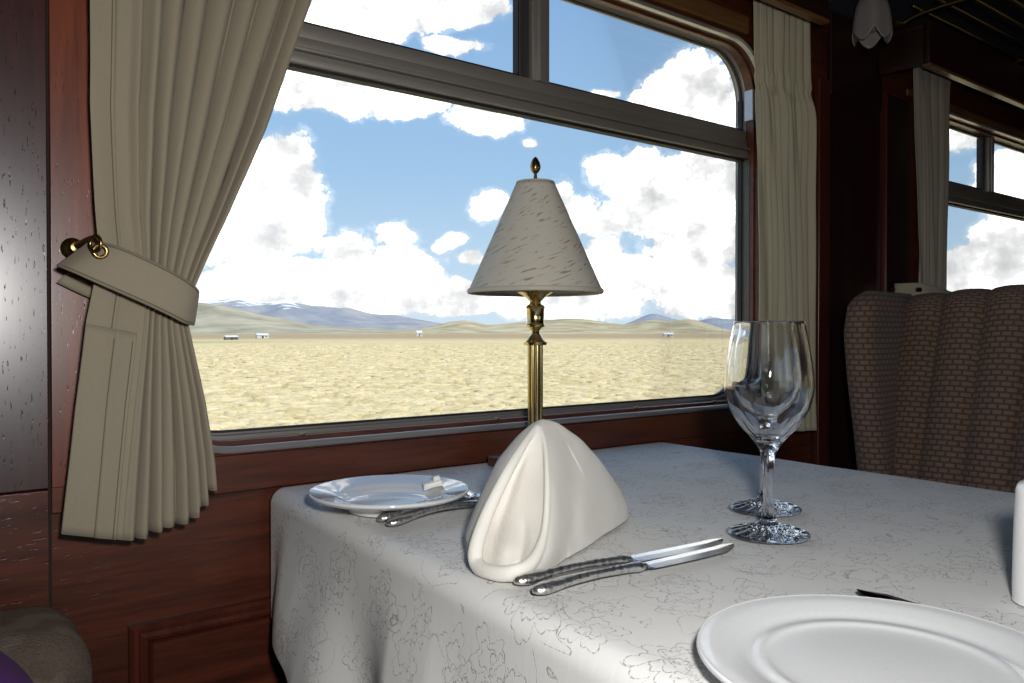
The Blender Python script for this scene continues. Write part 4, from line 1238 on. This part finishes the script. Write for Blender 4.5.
sx = s.n('ShaderNodeSeparateXYZ', {0: tc.outputs['Generated']}); X, Y, Z = sx.outputs
az = s.math('ARCTAN2', X, Y)
el = s.math('ARCSINE', Z)
P2 = s.n('ShaderNodeCombineXYZ', {0: az, 1: el, 2: 0.0}).outputs[0]
wn = s.n('ShaderNodeTexNoise', {'Scale': 16., 'Detail': 5., 'Roughness': .6}); s.t.links.new(P2, wn.inputs['Vector'])
wv = s.vm('SCALE', s.vm('SUBTRACT', wn.outputs['Color'], (.5, .5, .5)).outputs[0]); wv.inputs['Scale'].default_value = .035
P3 = s.vm('ADD', P2, wv.outputs[0]).outputs[0]
def blobs(P):
    cur = None
    for (px, py, rx, ry) in CL:
        r = ray(px, py).normalized(); a = atan2(r.x, r.y); e = math.asin(r.z)
        r2 = ray(px+rx, py).normalized(); a2 = atan2(r2.x, r2.y)
        r3 = ray(px, py-ry).normalized(); e3 = math.asin(r3.z)
        ra = max(.004, abs(a2-a)); re = max(.004, abs(e3-e))
        d = s.vm('MULTIPLY', s.vm('SUBTRACT', P, (a, e, 0)).outputs[0], (1/ra, 1/re, 0)).outputs[0]
        l = s.vm('LENGTH', d).outputs['Value']
        # weight by size so small puffs fade on the same scale as big ones
        v = s.math('MULTIPLY', s.math('SUBTRACT', 1.0, l), min(1.4, .35 + (ra+re)*6))
        cur = v if cur is None else s.math('SMOOTH_MAX', cur, v, .06)
    return cur
b0 = blobs(P3)
fb = s.noise(P2, 26, 10, .64)
fb2 = s.noise(P2, 9, 5, .55, .3)
gen = s.math('MULTIPLY', s.math('SUBTRACT', fb2, .60), 1.0)      # scattered clouds all round
inv = s.n('ShaderNodeMapRange', {0: az, 1: 1.36, 2: 1.6}).outputs[0]
inv2 = s.n('ShaderNodeMapRange', {0: az, 1: .05, 2: -.2}).outputs[0]
gen = s.math('ADD', s.math('MULTIPLY', gen, s.math('MAXIMUM', inv, inv2)), s.math('SUBTRACT', s.math('MAXIMUM', inv, inv2), 1.0))
den = s.math('MAXIMUM', b0, gen)
den = s.math('ADD', den, s.math('MULTIPLY', s.math('SUBTRACT', fb, .5), .95))
msk = s.n('ShaderNodeMapRange', {0: den, 1: .0, 2: .15}, interpolation_type='SMOOTHSTEP').outputs[0]
wisp = s.n('ShaderNodeMapRange', {0: den, 1: -.16, 2: .06}, interpolation_type='SMOOTHSTEP').outputs[0]
msk = s.math('MAXIMUM', msk, s.math('MULTIPLY', wisp, .12))
P4 = s.vm('ADD', P2, (0.0, .022, 0)).outputs[0]
fbu = s.noise(P4, 24, 6, .55)
rel = s.math('SUBTRACT', fb, fbu)
lowc = s.noise(s.vm('MULTIPLY', P2, (9, 18, 1)).outputs[0], 1.0, 4, .5)
shd = s.n('ShaderNodeMapRange', {0: s.math('SUBTRACT', s.math('MULTIPLY', lowc, 1.2), s.math('MULTIPLY', rel, 1.3)), 1: .49, 2: 1.08}).outputs[0]
ccol = s.ramp(shd, [(0, (2.5, 2.5, 2.48)), (.3, (1.2, 1.2, 1.2)), (.65, (.90, .905, .92)), (1, (.74, .75, .79))])
skyc = s.ramp(s.n('ShaderNodeMapRange', {0: el, 1: 0., 2: .55}).outputs[0], [(0, (.70, .82, .94)), (.12, (.56, .745, .93)), (.35, (.38, .60, .87)), (.75, (.26, .46, .77)), (1, (.18, .36, .68))])
col = s.mix(msk, skyc, ccol)
grd = s.n('ShaderNodeMapRange', {0: el, 1: -.02, 2: 0.}).outputs[0]
col = s.mix(grd, (.35, .30, .18), col)
s.out(s.n('ShaderNodeBackground', {'Color': col, 'Strength': 1.0}).outputs[0])
wd.cycles.sampling_method = 'MANUAL'; wd.cycles.sample_map_resolution = 1024

# ------------------------------------------------------------ lights
def light(name, ty, loc, energy, color=(1, 1, 1), **k):
    l = bpy.data.lights.new(name, ty); l.energy = energy; l.color = color
    for a, b in k.items(): setattr(l, a, b)
    o = bpy.data.objects.new(name, l); COL.objects.link(o); o.location = loc; return o
sun = light('sun', 'SUN', (0, -5, 20), 3.6, (1, .96, .88), angle=radians(.6))
sun.rotation_euler = Vector((-.35, .62, -1.0)).normalized().to_track_quat('-Z', 'Y').to_euler()
# the on-camera flash of the photograph, a small lamp beside the lens
fl = light('flash', 'SPOT', (.045, -.034, HC+.08), 23, (1, .985, .96), shadow_soft_size=.025, spot_size=radians(125), spot_blend=.75)
fl.rotation_euler = (FW + Vector((0, 0, .06))).to_track_quat('-Z', 'Y').to_euler()

# ------------------------------------------------------------ camera
cam = bpy.data.cameras.new('Camera'); co = bpy.data.objects.new('Camera', cam); COL.objects.link(co)
cam.sensor_width = 36; cam.sensor_fit = 'HORIZONTAL'; cam.lens = FPX / 1024 * 36
cam.clip_start = .02; cam.clip_end = 40000
co.location = (0, 0, HC)
vd = FW*cos(PT) - Vector((0, 0, sin(PT)))
co.rotation_euler = vd.to_track_quat('-Z', 'Y').to_euler()
S.camera = co
S.view_settings.view_transform = 'Standard'; S.view_settings.look = 'None'
S.view_settings.exposure = 0; S.view_settings.gamma = 1; S.view_settings.use_curve_mapping = False
S.cycles.use_denoising = True
S.cycles.max_bounces = 16; S.cycles.transmission_bounces = 14; S.cycles.transparent_max_bounces = 16; S.cycles.glossy_bounces = 6
S.cycles.caustics_reflective = False; S.cycles.caustics_refractive = False; S.cycles.sample_clamp_indirect = 6
